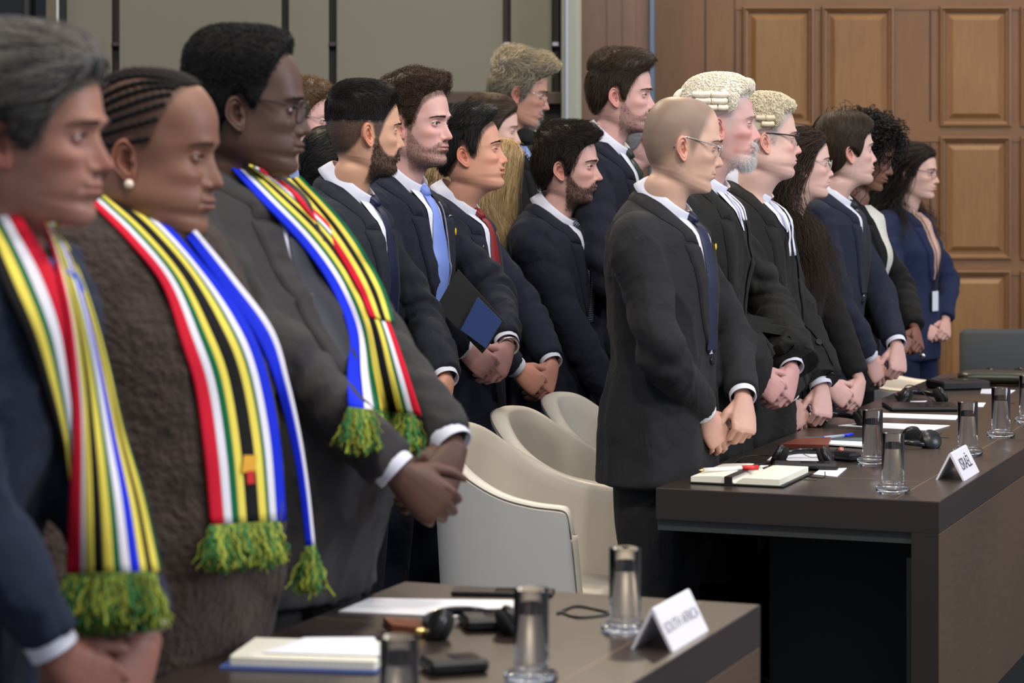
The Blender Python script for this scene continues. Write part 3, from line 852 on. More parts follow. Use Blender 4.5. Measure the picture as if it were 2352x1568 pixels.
def lapels(h, m, zb, inner=.050, outer=.108, notch=1.365, peak=False, name='lapel', lw=None, back=(-.098, -.108), neck=.074):
    """jacket lapels and collar pressed on the garment with a turned edge"""
    kz = h['kz']; root = h['root']; Hc = h['Hc']; dx = h['a']-.058
    zn = notch*kz+h['up']*.9
    for sd in (-1, 1):
        # lapel blade
        n = 30; G = np.zeros((n, 11, 3)); off = np.zeros((n, 11))
        for i, t in enumerate(np.linspace(0, 1, n)):
            z = zb+(zn-zb)*t
            yi = .006+(inner-.012)*t**.85; yo = .016+(outer-.016)*t**.62
            zo = z-.0+.012*t*(1 if peak else .2)
            for j, u in enumerate(np.linspace(0, 1, 11)):
                G[i, j] = (0, sd*(yi+(yo-yi)*u), z*(1-u)+zo*u)
                off[i, j] = .0075 if 0 < j < 10 else (.0045 if j == 0 else .0015)
        off[-1] = .0015; off[0] = .002
        G = surf(h, G, off, 'front')
        mb = MB(); mb.grid(G, flip=(sd > 0)); mb.build(name, m, root)
        # collar: from the notch round the side of the neck to the nape
    ins, outs = [], []
    def P3(y, z, x=None): return np.array([x if x is not None else xfront(h, y, z), y, z])
    hc = lambda x, y, z: np.array([Hc[0]+x, y, Hc[2]+z])
    half_i = [P3(inner*.93, zn+.004), P3(inner*1.02, zn+.035*kz), hc(-.012, neck*.93, -.165), hc(-.055, neck*.88, -.132), hc(back[0]*.92, .042, back[1]-.002), hc(back[0], 0, back[1])]
    half_o = [P3(outer*.93, zn+.010), P3(outer*.93, zn+.032*kz), hc(-.022, neck+.044, -.192), hc(-.075, neck+.030, -.170), hc(back[0]-.026, .055, back[1]-.036), hc(back[0]-.030, 0, back[1]-.038)]
    mir = np.array([1, -1, 1])
    fi = half_i+[q*mir for q in half_i[:-1][::-1]]; fo = half_o+[q*mir for q in half_o[:-1][::-1]]
    n = 50; A = crom(fi, n); B = crom(fo, n)
    G = np.zeros((n, 9, 3)); off = np.zeros((n, 9))
    for j, u in enumerate(np.linspace(0, 1, 9)):
        G[:, j] = A*(1-u)+B*u
    off[:] = .009; off[:, 0] = .006; off[:, -1] = .002; off[0] = off[-1] = .002
    S = surf(h, G, off)
    keep = np.linspace(0, 1, 9)[None, :, None]
    S[:, 0] = S[:, 0]*.35+A*.65; S[:, 1] = S[:, 1]*.55+G[:, 1]*.45
    S = smooth_grid(S, 2)
    mb = MB(); mb.grid(S); mb.build('jacket_collar', m, root)

def tie(h, m, zb, w=.040, knot=.017, kp=None):
    T0, B0 = throat(h); nrm = unit(np.cross([0, 1.0, 0], T0-B0)); nrm = nrm if nrm[0] > 0 else -nrm
    kc = T0*.80+B0*.20+nrm*.009; u = unit(T0-B0)
    mb = MB(); us = np.linspace(-1, 1, 9); rows = []
    zs = np.linspace(1.395*h['kz']+h['up'], zb, 30)
    for i, z in enumerate(zs):
        ww = (.66+.34*sst(0, .5, i/29))*w
        G = np.zeros((1, 9, 3)); G[0, :, 1] = us*ww; G[0, :, 2] = z
        rows.append(surf(h, G, np.array([[.0130-.007*abs(q)**3 for q in us]]), 'front')[0])
    k0 = kc-u*.016-nrm*.001; rb = []
    for q in np.linspace(0, 1, 8)[:-1]:
        ww = .014+(.66*w-.014)*q; c = k0*(1-q)+np.array([rows[0][4][0], 0, rows[0][4][2]])*q+nrm*.003*math.sin(q*PI)
        rb.append(c+np.stack([-.006*np.abs(us)**3, us*ww, 0*us], -1))
    S = smooth_grid(np.concatenate([np.array(rb), np.array(rows)]), 3); n = len(S)
    uv = np.stack(np.meshgrid(np.linspace(0, 1, 9), np.linspace(0, 7, n)), -1).reshape(-1, 2)
    mb.grid(S, uv=uv)
    K = []
    for t, ww, dp in ((0, .0135, .008), (.2, .0190, .012), (.6, .0165, .012), (1, .0120, .009)):
        cc = kc+u*(.016-.036*t)
        K.append([cc+nrm*dp*math.cos(q)+np.array([0, ww*math.sin(q), 0]) for q in np.linspace(0, 2*PI, 16, endpoint=False)])
    mb.grid(K, closed=True, cap0=True, cap1=True, uv=np.stack([np.tile(np.linspace(0, 2, 16), 4), np.repeat(np.linspace(7, 8, 4), 16)], -1))
    return mb.build('necktie', m, h['root'])

def button(h, y, z, m=None, r=.0095):
    q = np.array([0, y, z]); loc, no, ix, di = h['jb'].ray_cast(Vector((.6, y, z)), Vector((-1, 0, 0)))
    if loc is None: return
    no = np.array(no); loc = np.array(loc); R = frame(np.cross(no, [0, 0, 1])+1e-6, no)
    mb = MB(); mb.lathe([(0.0001, .0035), (r*.45, .003), (r*.75, .0042), (r, .0035), (r, 0)], n=18)
    mb.xf(R, loc+no*.002); return mb.build('button', m or BLACKPL, h['root'])

def glasses(h, m, lensm=None, w=.026, hh=.018, tilt=0, thick=.0009, zc=.0, rim=True, x=.094, temple=.0016, rect=2.6):
    """spectacles in head coordinates"""
    R, Hc, hs = h['R'], h['Hc'], h['hs']
    def T(P): return (np.asarray(P, float).reshape(-1, 3)@R.T*hs+Hc).reshape(np.asarray(P).shape)
    mb = MB(); lm = MB()
    for sd in (-1, 1):
        c = np.array([x, sd*.0325, zc-.004]); t = np.linspace(0, 2*PI, 33)
        ex = 2/rect
        yy = w*np.sign(np.cos(t))*np.abs(np.cos(t))**ex; zz = hh*np.sign(np.sin(t))*np.abs(np.sin(t))**ex
        xx = -(yy*sd+.0)*.18*(1)-.0+zz*.12
        pth = c+np.stack([xx, yy, zz], -1)
        if rim: mb.tube(T(pth), thick*1.2, n=6, caps=False)
        else: mb.tube(T(pth[:17]), thick, n=6)
        lm.add(T(np.vstack([pth[:-1], c[None]])), np.array([(j, (j+1) % 32, 32, 32) for j in range(32)]))
        ex_ = c+np.array([-.005, sd*(w+.001), hh*.45])
        earp = np.array([-.014, sd*.0765*h['H'].get('w', 1), .016])
        mb.tube(T(crom([ex_, ex_+np.array([-.006, sd*.0085, .001]), (ex_+earp)/2+np.array([0, sd*.004, .002]), earp, earp+np.array([-.014, -sd*.001, -.012]), earp+np.array([-.022, -sd*.002, -.030])], 22)), temple, n=6)
    mb.tube(T(crom([(x+.001, -.0085, zc+.004), (x+.003, -.004, zc+.0075), (x+.003, .004, zc+.0075), (x+.001, .0085, zc+.004)], 8)), thick, n=6)
    o = mb.build('eyeglasses', m, h['root'])
    if lensm: lm.build('lens', lensm, o)
    return o
# ------------------------------------------------------------------ hair
def to_head(h, P):
    P = np.asarray(P, float); return ((P.reshape(-1, 3)@h['R'].T)*h['hs']+h['Hc']).reshape(P.shape)
def hair_shell(h, line, thick, lumps=.15, lscale=45, seed=3, soft=.010):
    Pf, Vh, sh, _ = h['head']
    F = grid_faces(sh[0], sh[1], True, True)
    m = sst(0, soft, Pf[:, 2]-zline(line, Pf[:, 0])-.0025*noise(Pf, 70, seed))
    # no hair below the skull
    m *= (Pf[:, 2] > -.11)
    c = np.array([-.006, 0, .01]); N = unit(Pf-c)
    t = thick(Pf)*(1+lumps*noise(Pf, lscale, seed)+lumps*.6*noise(Pf, lscale*2.3, seed+1))
    V = Pf+N*(t*m-.0015*(m < .02))[:, None]
    keep = m[F].max(1) > .01
    return V, F[keep], m, N
def shade_cols(base, n, rng, var=.28, hi=None, pos=None):
    c = np.array(base)[None]*(1+var*rng.normal(size=(n, 1)))
    if hi is not None:
        w = np.clip(rng.rand(n, 1)*1.2-.4, 0, 1)*hi[1]
        if pos is not None: w = w*pos[:, None]
        c = c*(1-w)+np.array(hi[0])*w
    return np.clip(c, .001, 1)
def comb_fn(kind):
    def f(P, N, t):
        X, Y, Z = P[:, 0], P[:, 1], P[:, 2]; sd = np.sign(Y+1e-6)
        o = np.ones(len(P))
        top = sst(.045, .08, Z)
        if kind == 'back': d = np.stack([-o, .0*o, -.25*o], 1)
        elif kind == 'down': d = np.stack([-.35*o, .0*o, -o], 1)
        elif kind == 'fwd': d = np.stack([.9*top-.45*(1-top), 0*o, -.25-1.0*(1-top)], 1)
        elif kind == 'quiff': d = np.stack([(.55*top-.6*(1-top)), .35*top, -.9*(1-top)+.9*top*sst(.03, .08, X)], 1)
        elif kind == 'side': d = np.stack([.25*top-.35*(1-top), -.8*top+0*o, -.15*top-1.0*(1-top)], 1)
        elif kind == 'spike': d = np.stack([.6*top-.35*(1-top), .2*top, .5*top-1.0*(1-top)], 1)
        elif kind == 'bowl': d = np.stack([.35*sst(-.02, .05, X)-.25, sd*.6*top, -.9+.5*top], 1)
        elif kind == 'part': d = np.stack([-.35*o, sd*.9*top, -1+.7*top], 1)
        else: d = np.stack([-o, 0*o, -o], 1)
        d = d-N*np.sum(d*N, 1, keepdims=True)*.9
        return unit(d)
    return f
def hair(h, line, col, thick, kind='back', n=3000, length=.03, lift=.004, rad=.0006, curl=0, curlr=.004, jitter=.25, lumps=.15, lscale=45, hi=None, shellcol=.55, seed=5, tipout=.0, name='hair', steps=6, m=None, topbias=None, build=True, soft=.016):
    rng = np.random.RandomState(seed)
    V, F, mk, N = hair_shell(h, line, thick, lumps, lscale, seed, soft)
    mb = MB(); sc = np.array(col)*shellcol
    cc = sc[None]*(1+.25*noise(V*np.array([.5, 1, 1]), 160, seed))[:, None]
    mb.add(to_head(h, V), F, col=np.clip(cc, 0, 1))
    w = mk.copy()
    if topbias is not None: w *= topbias(V)
    P, Nn = sample_surface(V, F, w, n, rng)
    bv = bvh_of(V, F)
    # clumps share a direction
    ln = length(P) if callable(length) else np.full(len(P), length)
    ln = ln*rng.uniform(.65, 1.25, len(P))
    cf = comb_fn(kind) if isinstance(kind, str) else kind
    cl = np.stack([noise(P, 55, seed+i*3) for i in range(3)], 1)*jitter*2.2
    def cmb(Pc, Nc, t): return cf(Pc, Nc, t)+cl
    hl = rng.uniform(.2, 1, len(P))*(lift(P) if callable(lift) else lift)
    paths = grow(bv, P, Nn, ln, steps, cmb, hl, rng, jitter*.6)
    if tipout:
        k = (np.linspace(0, 1, steps+1)**2)[None, :, None]
        paths = paths+Nn[:, None]*k*(tipout*rng.uniform(.2, 1, (len(P), 1, 1)))
    if curl:
        m_ = 18; ts = np.linspace(0, steps, m_)
        pp = np.stack([np.stack([np.interp(ts, np.arange(steps+1), paths[i, :, a]) for a in range(3)], -1) for i in range(len(paths))])
        T = unit(np.gradient(pp, axis=1)); A = unit(np.cross(T, [.3, .5, .8])); B = np.cross(T, A)
        ph = rng.uniform(0, 6.28, (len(pp), 1, 1)); w_ = np.linspace(0, 1, m_)[None, :, None]*curl*2*PI
        e = sst(0, .25, np.linspace(0, 1, m_))[None, :, None]*curlr
        paths = pp+A*np.cos(w_+ph)*e+B*np.sin(w_+ph)*e+N.mean()*0
    pos = sst(.0, .09, P[:, 2])
    strands(mb, to_head(h, paths), rad*h['hs'], shade_cols(col, len(P), rng, hi=hi, pos=pos))
    if not build: return mb
    return mb.build(name, m or HAIRM, h['root'])
def buzz(h, line, col, n=3500, length=.004, rad=.0003, dens=None, name='hair', seed=8):
    rng = np.random.RandomState(seed); Pf, Vh, sh, _ = h['head']; F = grid_faces(sh[0], sh[1], True, True)
    m = sst(0, .012, Pf[:, 2]-zline(line, Pf[:, 0]))*(Pf[:, 2] > -.11)
    if dens is not None: m = m*dens(Pf)
    P, N = sample_surface(Pf, F, m, n, rng); N = unit(P-np.array([-.006, 0, .01]))
    d = unit(comb_fn('back')(P, N, 0)*.9+N*.8+rng.normal(size=P.shape)*.25)
    t = np.linspace(0, 1, 3)[None, :, None]; paths = P[:, None]+d[:, None]*t*length
    mb = MB(); strands(mb, to_head(h, paths), rad, shade_cols(col, len(P), rng)); return mb.build(name, HAIRM, h['root'])
def beard(h, kind, col, n=1500, length=.006, rad=.0004, hi=None, seed=4, puff=0, d0=(.25, 0, -.9), dens=None):
    rng = np.random.RandomState(seed); Pf, Vh, sh, _ = h['head']; F = grid_faces(sh[0], sh[1], True, True)
    mk = beard_mask(Pf, kind); 
    if dens: mk = mk*dens(Pf)
    P, N = sample_surface(Pf, F, mk, n, rng)
    N = unit(N*np.sign(np.sum(N*(P-np.array([0, 0, -.05])), 1, keepdims=True)))
    L = length*rng.uniform(.5, 1.2, (len(P), 1, 1))
    dd = unit(np.array(d0)[None]+N*(.45+puff)+rng.normal(size=P.shape)*.3)
    t = np.linspace(0, 1, 4)[None, :, None]
    paths = P[:, None]+dd[:, None]*t*L+np.array([0, 0, -1.0])*t*t*L*.35
    mb = MB(); strands(mb, to_head(h, paths), rad, shade_cols(col, len(P), rng, hi=hi)); return mb.build('beard', HAIRM, h['root'])
def brows(h, col, n=220, z0=.0175, thick=.0026, arch=.0022, length=.0065, rad=.00028, y0=.012, y1=.050):
    rng = np.random.RandomState(3); Pf, Vh, sh, _ = h['head']; F = grid_faces(sh[0], sh[1], True, True); bv = bvh_of(Pf, F)
    paths = []
    for sd in (-1, 1):
        for i in range(n):
            u = rng.rand(); y = y0+(y1-y0)*u; z = z0+arch*math.sin(min(u*1.25, 1)*PI*.8)-.004*max(0, u-.75)*4*.6+rng.uniform(-1, 1)*thick*(1-.65*u)
            loc, no, ix, di = bv.ray_cast(Vector((.2, sd*y, z)), Vector((-1, 0, 0)))
            if loc is None: continue
            p = np.array(loc); no = np.array(no); no = no if no[0] > 0 else -no
            d = unit(np.array([-.2*u, sd*(.55+.6*u), .75-1.1*u])+rng.normal(size=3)*.15); d = unit(d-no*(d@no)+no*.22)
            paths.append([p, p+d*length*.5, p+d*length*.95])
    mb = MB(); strands(mb, to_head(h, np.array(paths)), rad, shade_cols(col, len(paths), rng)); return mb.build('eyebrows', HAIRM, h['root'])
def long_hair(h, line, col, n=1500, length=.35, steps=16, rad=.0010, part=True, cap=.010, back=.35, wave=.0, wlen=.09, hi=None, seed=6, jitter=.10, sel=None, side=0, fallx=0, name='hair', height=.012, curly=None):
    """long falling hair laid over head and shoulders"""
    rng = np.random.RandomState(seed)
    V, F, mk, N = hair_shell(h, line, lambda P: cap*(1+0*P[:, 0]), .12, 50, seed)
    mb = MB(); mb.add(to_head(h, V), F, col=np.array(col)*.6)
    W = to_head(h, V); w = mk if sel is None else mk*sel(V)
    P, Nn = sample_surface(W, F, w, n, rng)
    Nn = unit(P-(h['Hc']+np.array([0, 0, .01])))
    AV = np.vstack([W, h['V']]); AF = np.vstack([F, h['F'][:, :]+len(W)])
    Pf, Vh, sh, _ = h['head']; F2 = grid_faces(sh[0], sh[1], True, True)
    AV = np.vstack([AV, Vh]); AF = np.vstack([AF, F2+len(W)+len(h['V'])])
    bv = bvh_of(AV, AF)
    Ri = h['R']
    zc = h['Hc'][2]
    def cmb(Pc, Nc, t):
        L = (Pc-h['Hc'])@Ri/h['hs']
        top = sst(.02, .085, L[:, 2])
        sd = np.sign(L[:, 1]+1e-5)
        d = np.stack([-(.9*top+back*(1-top)*sst(-.16, .0, L[:, 2])+.05), sd*.75*top*(1 if part else .2), -1+.75*top], 1)@Ri.T
        d[:, 0] += fallx*(1-sst(-.16, -.05, L[:, 2])); 
        d = d-Nc*np.clip(np.sum(d*Nc, 1, keepdims=True), -1, 0)*.8
        return unit(d)
    ln = length*rng.uniform(.75, 1.1, n) if not callable(length) else length(P, rng)
    paths = grow(bv, P, Nn, ln, steps, cmb, rng.uniform(.15, 1, n)*height, rng, jitter, free=True)
    m_ = steps*2+1; ts = np.linspace(0, steps, m_)
    pp = np.stack([np.stack([np.interp(ts, np.arange(steps+1), paths[i, :, a]) for a in range(3)], -1) for i in range(n)])
    if wave:
        arc = np.linspace(0, 1, m_)[None, :]*(ln[:, None]); ph = (noise(P, 25, seed)*4)[:, None]+rng.uniform(-.5, .5, (n, 1))
        a = (np.sin(arc/wlen*2*PI+ph)*wave*sst(.05, .2, arc))[:, :, None]; b = (np.cos(arc/wlen*2*PI*.9+ph*1.3)*wave*sst(.05, .2, arc))[:, :, None]
        pp = pp+a*np.array([1, 0, .2])+b*np.array([0, .7, 0])
    strands(mb, pp, rad, shade_cols(col, n, rng, hi=hi))
    return mb.build(name, HAIRM, h['root'])
def curls_mass(h, col, n=900, line=None, rmin=.03, rmax=.07, drop=.12, seed=7, rad=.0013, curlr=.006, turns=5, sel=None, lift=None, len_=.09):
    """springy curls standing off the scalp and hanging"""
    rng = np.random.RandomState(seed)
    V, F, mk, N = hair_shell(h, line, lambda P: .018+0*P[:, 0], .3, 40, seed)
    mb = MB(); mb.add(to_head(h, V), F, col=np.array(col)*.6)
    w = mk if sel is None else mk*sel(V)
    P, Nn = sample_surface(V, F, w, n, rng); Nn = unit(P-np.array([-.01, 0, .0]))
    m_ = 26; t = np.linspace(0, 1, m_)[None, :, None]
    L = rng.uniform(.6, 1.2, (n, 1, 1))*len_; out = rng.uniform(rmin, rmax, (n, 1, 1))
    dr = rng.uniform(.3, 1.2, (n, 1, 1))*drop
    pth = P[:, None]+Nn[:, None]*out*np.sin(t*PI*.55)+rng.normal(size=(n, 1, 3))*.02*t-np.array([.15, 0, 1.0])*dr*t**2
    a = rng.uniform(0, 6.28, (n, 1, 1)); u = unit(rng.normal(size=(n, 3)))[:, None]; v = unit(np.cross(u, [[[.2, .4, .9]]]))
    w_ = t*2*PI*turns*rng.uniform(.7, 1.3, (n, 1, 1))+a; e = curlr*np.minimum(1, t*4)
    pth = pth+u*np.cos(w_)*e+v*np.sin(w_)*e
    strands(mb, to_head(h, pth), rad, shade_cols(col, n, rng), taper=False)
    return mb.build('hair', HAIRM, h['root'])
def wig(h, col, line, top=.022, rows=((.078, -.056, .008), (.058, -.060, .003), (.040, -.030, .005)), loops=900, loopr=.0032, front=.02, tail=(-.125, .06), frizz=260, seed=2):
    rng = np.random.RandomState(seed)
    V, F, mk, N = hair_shell(h, line, lambda P: top*(.55+.45*sst(.02, .09, P[:, 2])), .06, 60, seed, soft=.006)
    mb = MB(); mb.add(to_head(h, V), F, col=np.array(col)*.86)
    root = mb.build('barrister_wig', MATTEHAIR, h['root'])
    bv = bvh_of(V, F)
    # woven loops over the crown
    lm = MB(); P, Nn = sample_surface(V, F, mk*sst(.045, .07, V[:, 2]), loops, rng); Nn = unit(P-np.array([-.006, 0, .01]))
    t = np.linspace(0, 2*PI, 9)[None, :, None]
    u = unit(np.cross(Nn, rng.normal(size=Nn.shape)))[:, None]; v = np.cross(Nn[:, None], u)
    rr = loopr*rng.uniform(.7, 1.3, (loops, 1, 1))
    pth = P[:, None]+Nn[:, None]*(.001+rr*.6+rr*.6*np.sin(t))+u*np.cos(t)*rr+v*np.sin(t)*rr*.55
    strands(lm, to_head(h, pth), .0009, shade_cols(col, loops, rng, .10), taper=False, sides=4)
    lo = lm.build('wig_loops', MATTEHAIR, root); lo['label'] = 'knotted loops of the wig crown'
    # rows of horizontal rolled curls on both sides
    for sd in (-1, 1):
        for z, x0, x1 in rows:
            k = 2 if (x1-x0) > .055 else 1
            for q in range(k):
                a0 = x0+(x1-x0)*q/k+.001; a1 = x0+(x1-x0)*(q+1)/k-.001
                xs = np.linspace(a0, a1, 40); pp = []
                for i, x in enumerate(xs):
                    loc, no, ix, di = bv.find_nearest(Vector((x, sd*.085, z))); pp.append(np.array([x, loc[1]+sd*.004, z-.0015*math.sin(i/39*PI)]))
                rr = .0085*(1+.10*np.sin(np.arange(40)*2.1))*np.where((np.arange(40) < 2) | (np.arange(40) > 37), .8, 1)
                cm = MB(); cm.tube(to_head(h, np.array(pp)), rr*h['hs'], n=14, col=np.array(col)*1.0); cm.build('wig_curl', MATTEHAIR, root)
    # fringe roll over the forehead and frizz in front of the ear
    fm = MB(); n = frizz*3
    ys = rng.uniform(-.062, .062, n); paths = []
    for y in ys:
        x = .078*math.sqrt(max(0, 1-(y/.078)**2))+.006; z0 = .082+rng.uniform(-.004, .012)
        t_ = np.linspace(0, 1, 7); a_ = rng.uniform(.9, 1.5)
        r_ = front*rng.uniform(.55, 1.0)
        paths.append(np.stack([x-.012+r_*np.sin(t_*PI*a_), y+rng.normal()*.002+.003*np.sin(t_*9+y*300), z0+r_*(1-np.cos(t_*PI*a_))*.75], -1))
    for sd in (-1, 1):
        for q in range(frizz):
            x = rng.uniform(.012, .040); z = rng.uniform(.028, .075)
            loc, no, ix, di = bv.find_nearest(Vector((x, sd*.085, z))); p = np.array(loc)+np.array([0, sd*.002, 0]); t_ = np.linspace(0, 1, 7)
            a_ = rng.uniform(0, 6.28); r_ = rng.uniform(.003, .007)
            paths.append(np.stack([p[0]+r_*np.cos(a_+t_*6), p[1]+sd*(.004+.003*np.sin(t_*5)), p[2]+r_*np.sin(a_+t_*6)], -1))
    strands(fm, to_head(h, np.array(paths)), .0008, shade_cols(col, len(paths), rng, .10), sides=3)
    fm.build('wig_fringe', MATTEHAIR, root)
    # queue at the back
    if tail:
        for sd in (-1, 1):
            tm = MB(); x, z = tail
            tm.tube(to_head(h, crom([(x+.03, sd*.012, z+.012), (x+.012, sd*.012, z+.008), (x, sd*.012, z-.006), (x+.006, sd*.013, z-.02)], 14)), np.array([.006, .008, .009]+[.0095]*8+[.009, .008, .005])*h['hs'], n=10, col=np.array(col)); tm.build('wig_tail', MATTEHAIR, root)
    return root
# ------------------------------------------------------------------ room
def wood(name, c1, c2, scale=(1, 1, 1), rough=.42, coat=.1, grain=1.0, wave=14):
    m = bpy.data.materials.new(name); m.use_nodes = True; nt = m.node_tree; b = nt.nodes['Principled BSDF']
    tc = nt.nodes.new('ShaderNodeTexCoord'); mp = nt.nodes.new('ShaderNodeMapping'); mp.inputs['Scale'].default_value = scale
    n = nt.nodes.new('ShaderNodeTexNoise'); n.inputs['Scale'].default_value = wave; n.inputs['Detail'].default_value = 8; n.inputs['Roughness'].default_value = .62
    n2 = nt.nodes.new('ShaderNodeTexNoise'); n2.inputs['Scale'].default_value = 1.3; n2.inputs['Detail'].default_value = 2
    r = nt.nodes.new('ShaderNodeValToRGB'); r.color_ramp.elements[0].position = .32; r.color_ramp.elements[1].position = .70
    r.color_ramp.elements[0].color = (*c1, 1); r.color_ramp.elements[1].color = (*c2, 1)
    mx = nt.nodes.new('ShaderNodeMath'); mx.operation = 'MULTIPLY_ADD'; mx.inputs[1].default_value = .55; 
    nt.links.new(tc.outputs['Object'], mp.inputs['Vector']); nt.links.new(mp.outputs['Vector'], n.inputs['Vector']); nt.links.new(tc.outputs['Object'], n2.inputs['Vector'])
    nt.links.new(n2.outputs['Fac'], mx.inputs[0]); 
    m2 = nt.nodes.new('ShaderNodeMath'); m2.operation = 'MULTIPLY'; m2.inputs[1].default_value = .5
    nt.links.new(n.outputs['Fac'], m2.inputs[0]); nt.links.new(m2.outputs[0], mx.inputs[2]); nt.links.new(mx.outputs[0], r.inputs['Fac'])
    nt.links.new(r.outputs['Color'], b.inputs['Base Color'])
    b.inputs['Roughness'].default_value = rough; b.inputs['Coat Weight'].default_value = coat; b.inputs['Coat Roughness'].default_value = .25
    bp = nt.nodes.new('ShaderNodeBump'); bp.inputs['Strength'].default_value = .08*grain; bp.inputs['Distance'].default_value = .002
    nt.links.new(n.outputs['Fac'], bp.inputs['Height']); nt.links.new(bp.outputs['Normal'], b.inputs['Normal'])
    return m
OAKP = wood('oak_panel', s2l(116, 80, 44), s2l(142, 104, 62), (6, 6, .5))
OAKF = wood('oak_frame', s2l(102, 69, 40), s2l(126, 89, 54), (6, 6, .5))
OAKH = wood('oak_rail', s2l(104, 71, 41), s2l(128, 91, 56), (.5, 6, 6))
REDWD = wood('reddish_wood', s2l(94, 70, 57), s2l(112, 85, 68), (5, 5, .4))
WENGE = wood('dark_oak_veneer', s2l(40, 31, 26), s2l(54, 42, 35), (5, .5, 5), rough=.36, coat=.35, wave=22)
WENGEF = wood('dark_oak_front', s2l(70, 52, 37), s2l(90, 69, 50), (5, .5, 5), rough=.5, coat=.1, wave=22)
GREYP = vary(mat('grey_fabric_panel', s2l(114, 113, 101), .8, bump=(300, .15, .001)), 1.2, .5, .86)
DARKF = mat('dark_window_frame', s2l(52, 44, 42), .5)
VDARK = mat('dark_recess', s2l(30, 30, 30), .7)
PILL = mat('painted_pillar', s2l(148, 152, 140), .5)
CARPET = vary(mat('blue_grey_carpet', s2l(42, 50, 62), .95, bump=(400, .5, .003)), 60, .6, .6)
def structure(mb, name, m, parent=None, smooth=False):
    o = mb.build(name, m, parent, smooth=smooth)
    if parent is None: o['kind'] = 'structure'
    return o
mb = MB(); mb.box((1.0, 6.6, -.05), (13, 14, .1)); structure(mb, 'floor', CARPET)
# wood panelled wall, frontal, at 12.5 m
YW = 12.5; SW = FPX/YW
def wx(p): return (p-1176)/SW
def wz(p): return CAMZ-(p-HZ)/SW
mb = MB(); mb.box(((wx(1497)+7)/2, YW+.10, 1.6), (7-wx(1497), .12, 3.3)); wall = structure(mb, 'wall_back', OAKF)
def panel(x0, x1, y0, y1):
    X0, X1, Z0, Z1 = wx(x0), wx(x1), wz(y1), wz(y0)
    mw = .038
    m1 = MB()
    # moulding: stepped frame profile swept round the opening
    prof = [(0, 0), (.004, .018), (.012, .020), (.020, .012), (.028, .009), (mw, -.004)]
    rows = []
    for ins, out in prof:
        rows.append([(X0+ins, YW+.04-out, Z0+ins), (X1-ins, YW+.04-out, Z0+ins), (X1-ins, YW+.04-out, Z1-ins), (X0+ins, YW+.04-out, Z1-ins)])
    m1.grid(rows, closed=True, flip=False); structure(m1, 'panel_moulding', OAKH, wall)
    m2 = MB(); f = .06
    a = [(X0+mw, YW+.044, Z0+mw), (X1-mw, YW+.044, Z0+mw), (X1-mw, YW+.044, Z1-mw), (X0+mw, YW+.044, Z1-mw)]
    b = [(X0+mw+f*.5, YW+.026, Z0+mw+f*.5), (X1-mw-f*.5, YW+.026, Z0+mw+f*.5), (X1-mw-f*.5, YW+.026, Z1-mw-f*.5), (X0+mw+f*.5, YW+.026, Z1-mw-f*.5)]
    c = [(q[0], q[1], q[2]) for q in b]
    m2.grid([a, b, c], closed=True, cap1=True); structure(m2, 'raised_panel', OAKP, wall)
cols = [(1706, 1872), (1888, 2056), (2160, 2326), (2346, 2512)]
rowsy = [(-280, -14), (13, 292), (312, 598), (620, 900), (925, 1100)]
for x0, x1 in cols:
    for y0, y1 in rowsy: panel(x0, x1, y0, y1)
for p_ in (1622, 1690, 2140):
    m1 = MB(); m1.box((wx(p_), YW+.039, 1.6), (.006, .008, 3.2)); structure(m1, 'panel_joint', DARKF, wall)
for yy in (-2, 302, 609, 912):
    m1 = MB(); m1.box((wx(2500)/2+wx(1690)/2, YW+.0375, wz(yy)), (wx(2500)-wx(1690), .007, .10)); structure(m1, 'panel_rail', OAKH, wall)
# reddish wood leaf with the steel strip, light pillar and the panelled booth wall on the left, at 11.8 m
YL = 11.8; SL = FPX/YL
def lx(p): return (p-1176)/SL
def lz(p): return CAMZ-(p-HZ)/SL
mb = MB(); mb.box(((lx(1333)+lx(1490))/2, YL+.05, 1.6), (lx(1490)-lx(1333), .1, 3.3))
door = structure(mb, 'door_1', REDWD)
mb = MB(); mb.box((lx(1400), YL-.002, 1.6), (.02, .01, 3.2)); mb.box((lx(1445), YL-.002, 1.6), (.06, .006, 3.2)); structure(mb, 'door_stile', REDWD, door)
mb = MB(); mb.box((lx(1497), YL+.03, 1.6), (.030, .12, 3.3), bev=.006); structure(mb, 'trim_1', mat('blue_grey_steel', s2l(96, 112, 130), .4, .6), smooth=False)
mb = MB(); mb.box((lx(1311), YL-.06, 1.6), (lx(1333)-lx(1289), .25, 3.3), bev=.012)
pil = structure(mb, 'trim_2', PILL)
mb = MB(); mb.box((lx(1300), YL-.20, 1.6), (.012, .03, 3.3)); structure(mb, 'pillar_edge', mat('pale_blue_edge', s2l(150, 165, 185), .5), pil)
mb = MB(); mb.box(((-4.2+lx(1290))/2, YL+.22, 1.6), (lx(1290)+4.2, .1, 3.3)); wl = structure(mb, 'wall_left', VDARK)
for x0, x1, yb in ((150, 254, 420), (272, 645, 420), (662, 754, 420), (772, 1155, 212), (1173, 1268, 212)):
    m1 = MB(); zb = lz(yb); m1.box(((lx(x0)+lx(x1))/2, YL+.05, (3.2+zb)/2), (lx(x1)-lx(x0), .06, 3.2-zb), bev=.004); structure(m1, 'wall_panel', GREYP, wl)
for p_ in (263, 653, 763, 1164, 1276):
    m1 = MB(); m1.box((lx(p_), YL+.11, 1.7), (.036, .06, 3.0)); structure(m1, 'panel_gap_post', DARKF, wl)
    m1 = MB(); m1.box((lx(p_), YL+.045, lz(101)), (.034, .05, .022), bev=.004); structure(m1, 'panel_clip', STEEL if p_ > 1000 else DARKF, wl)
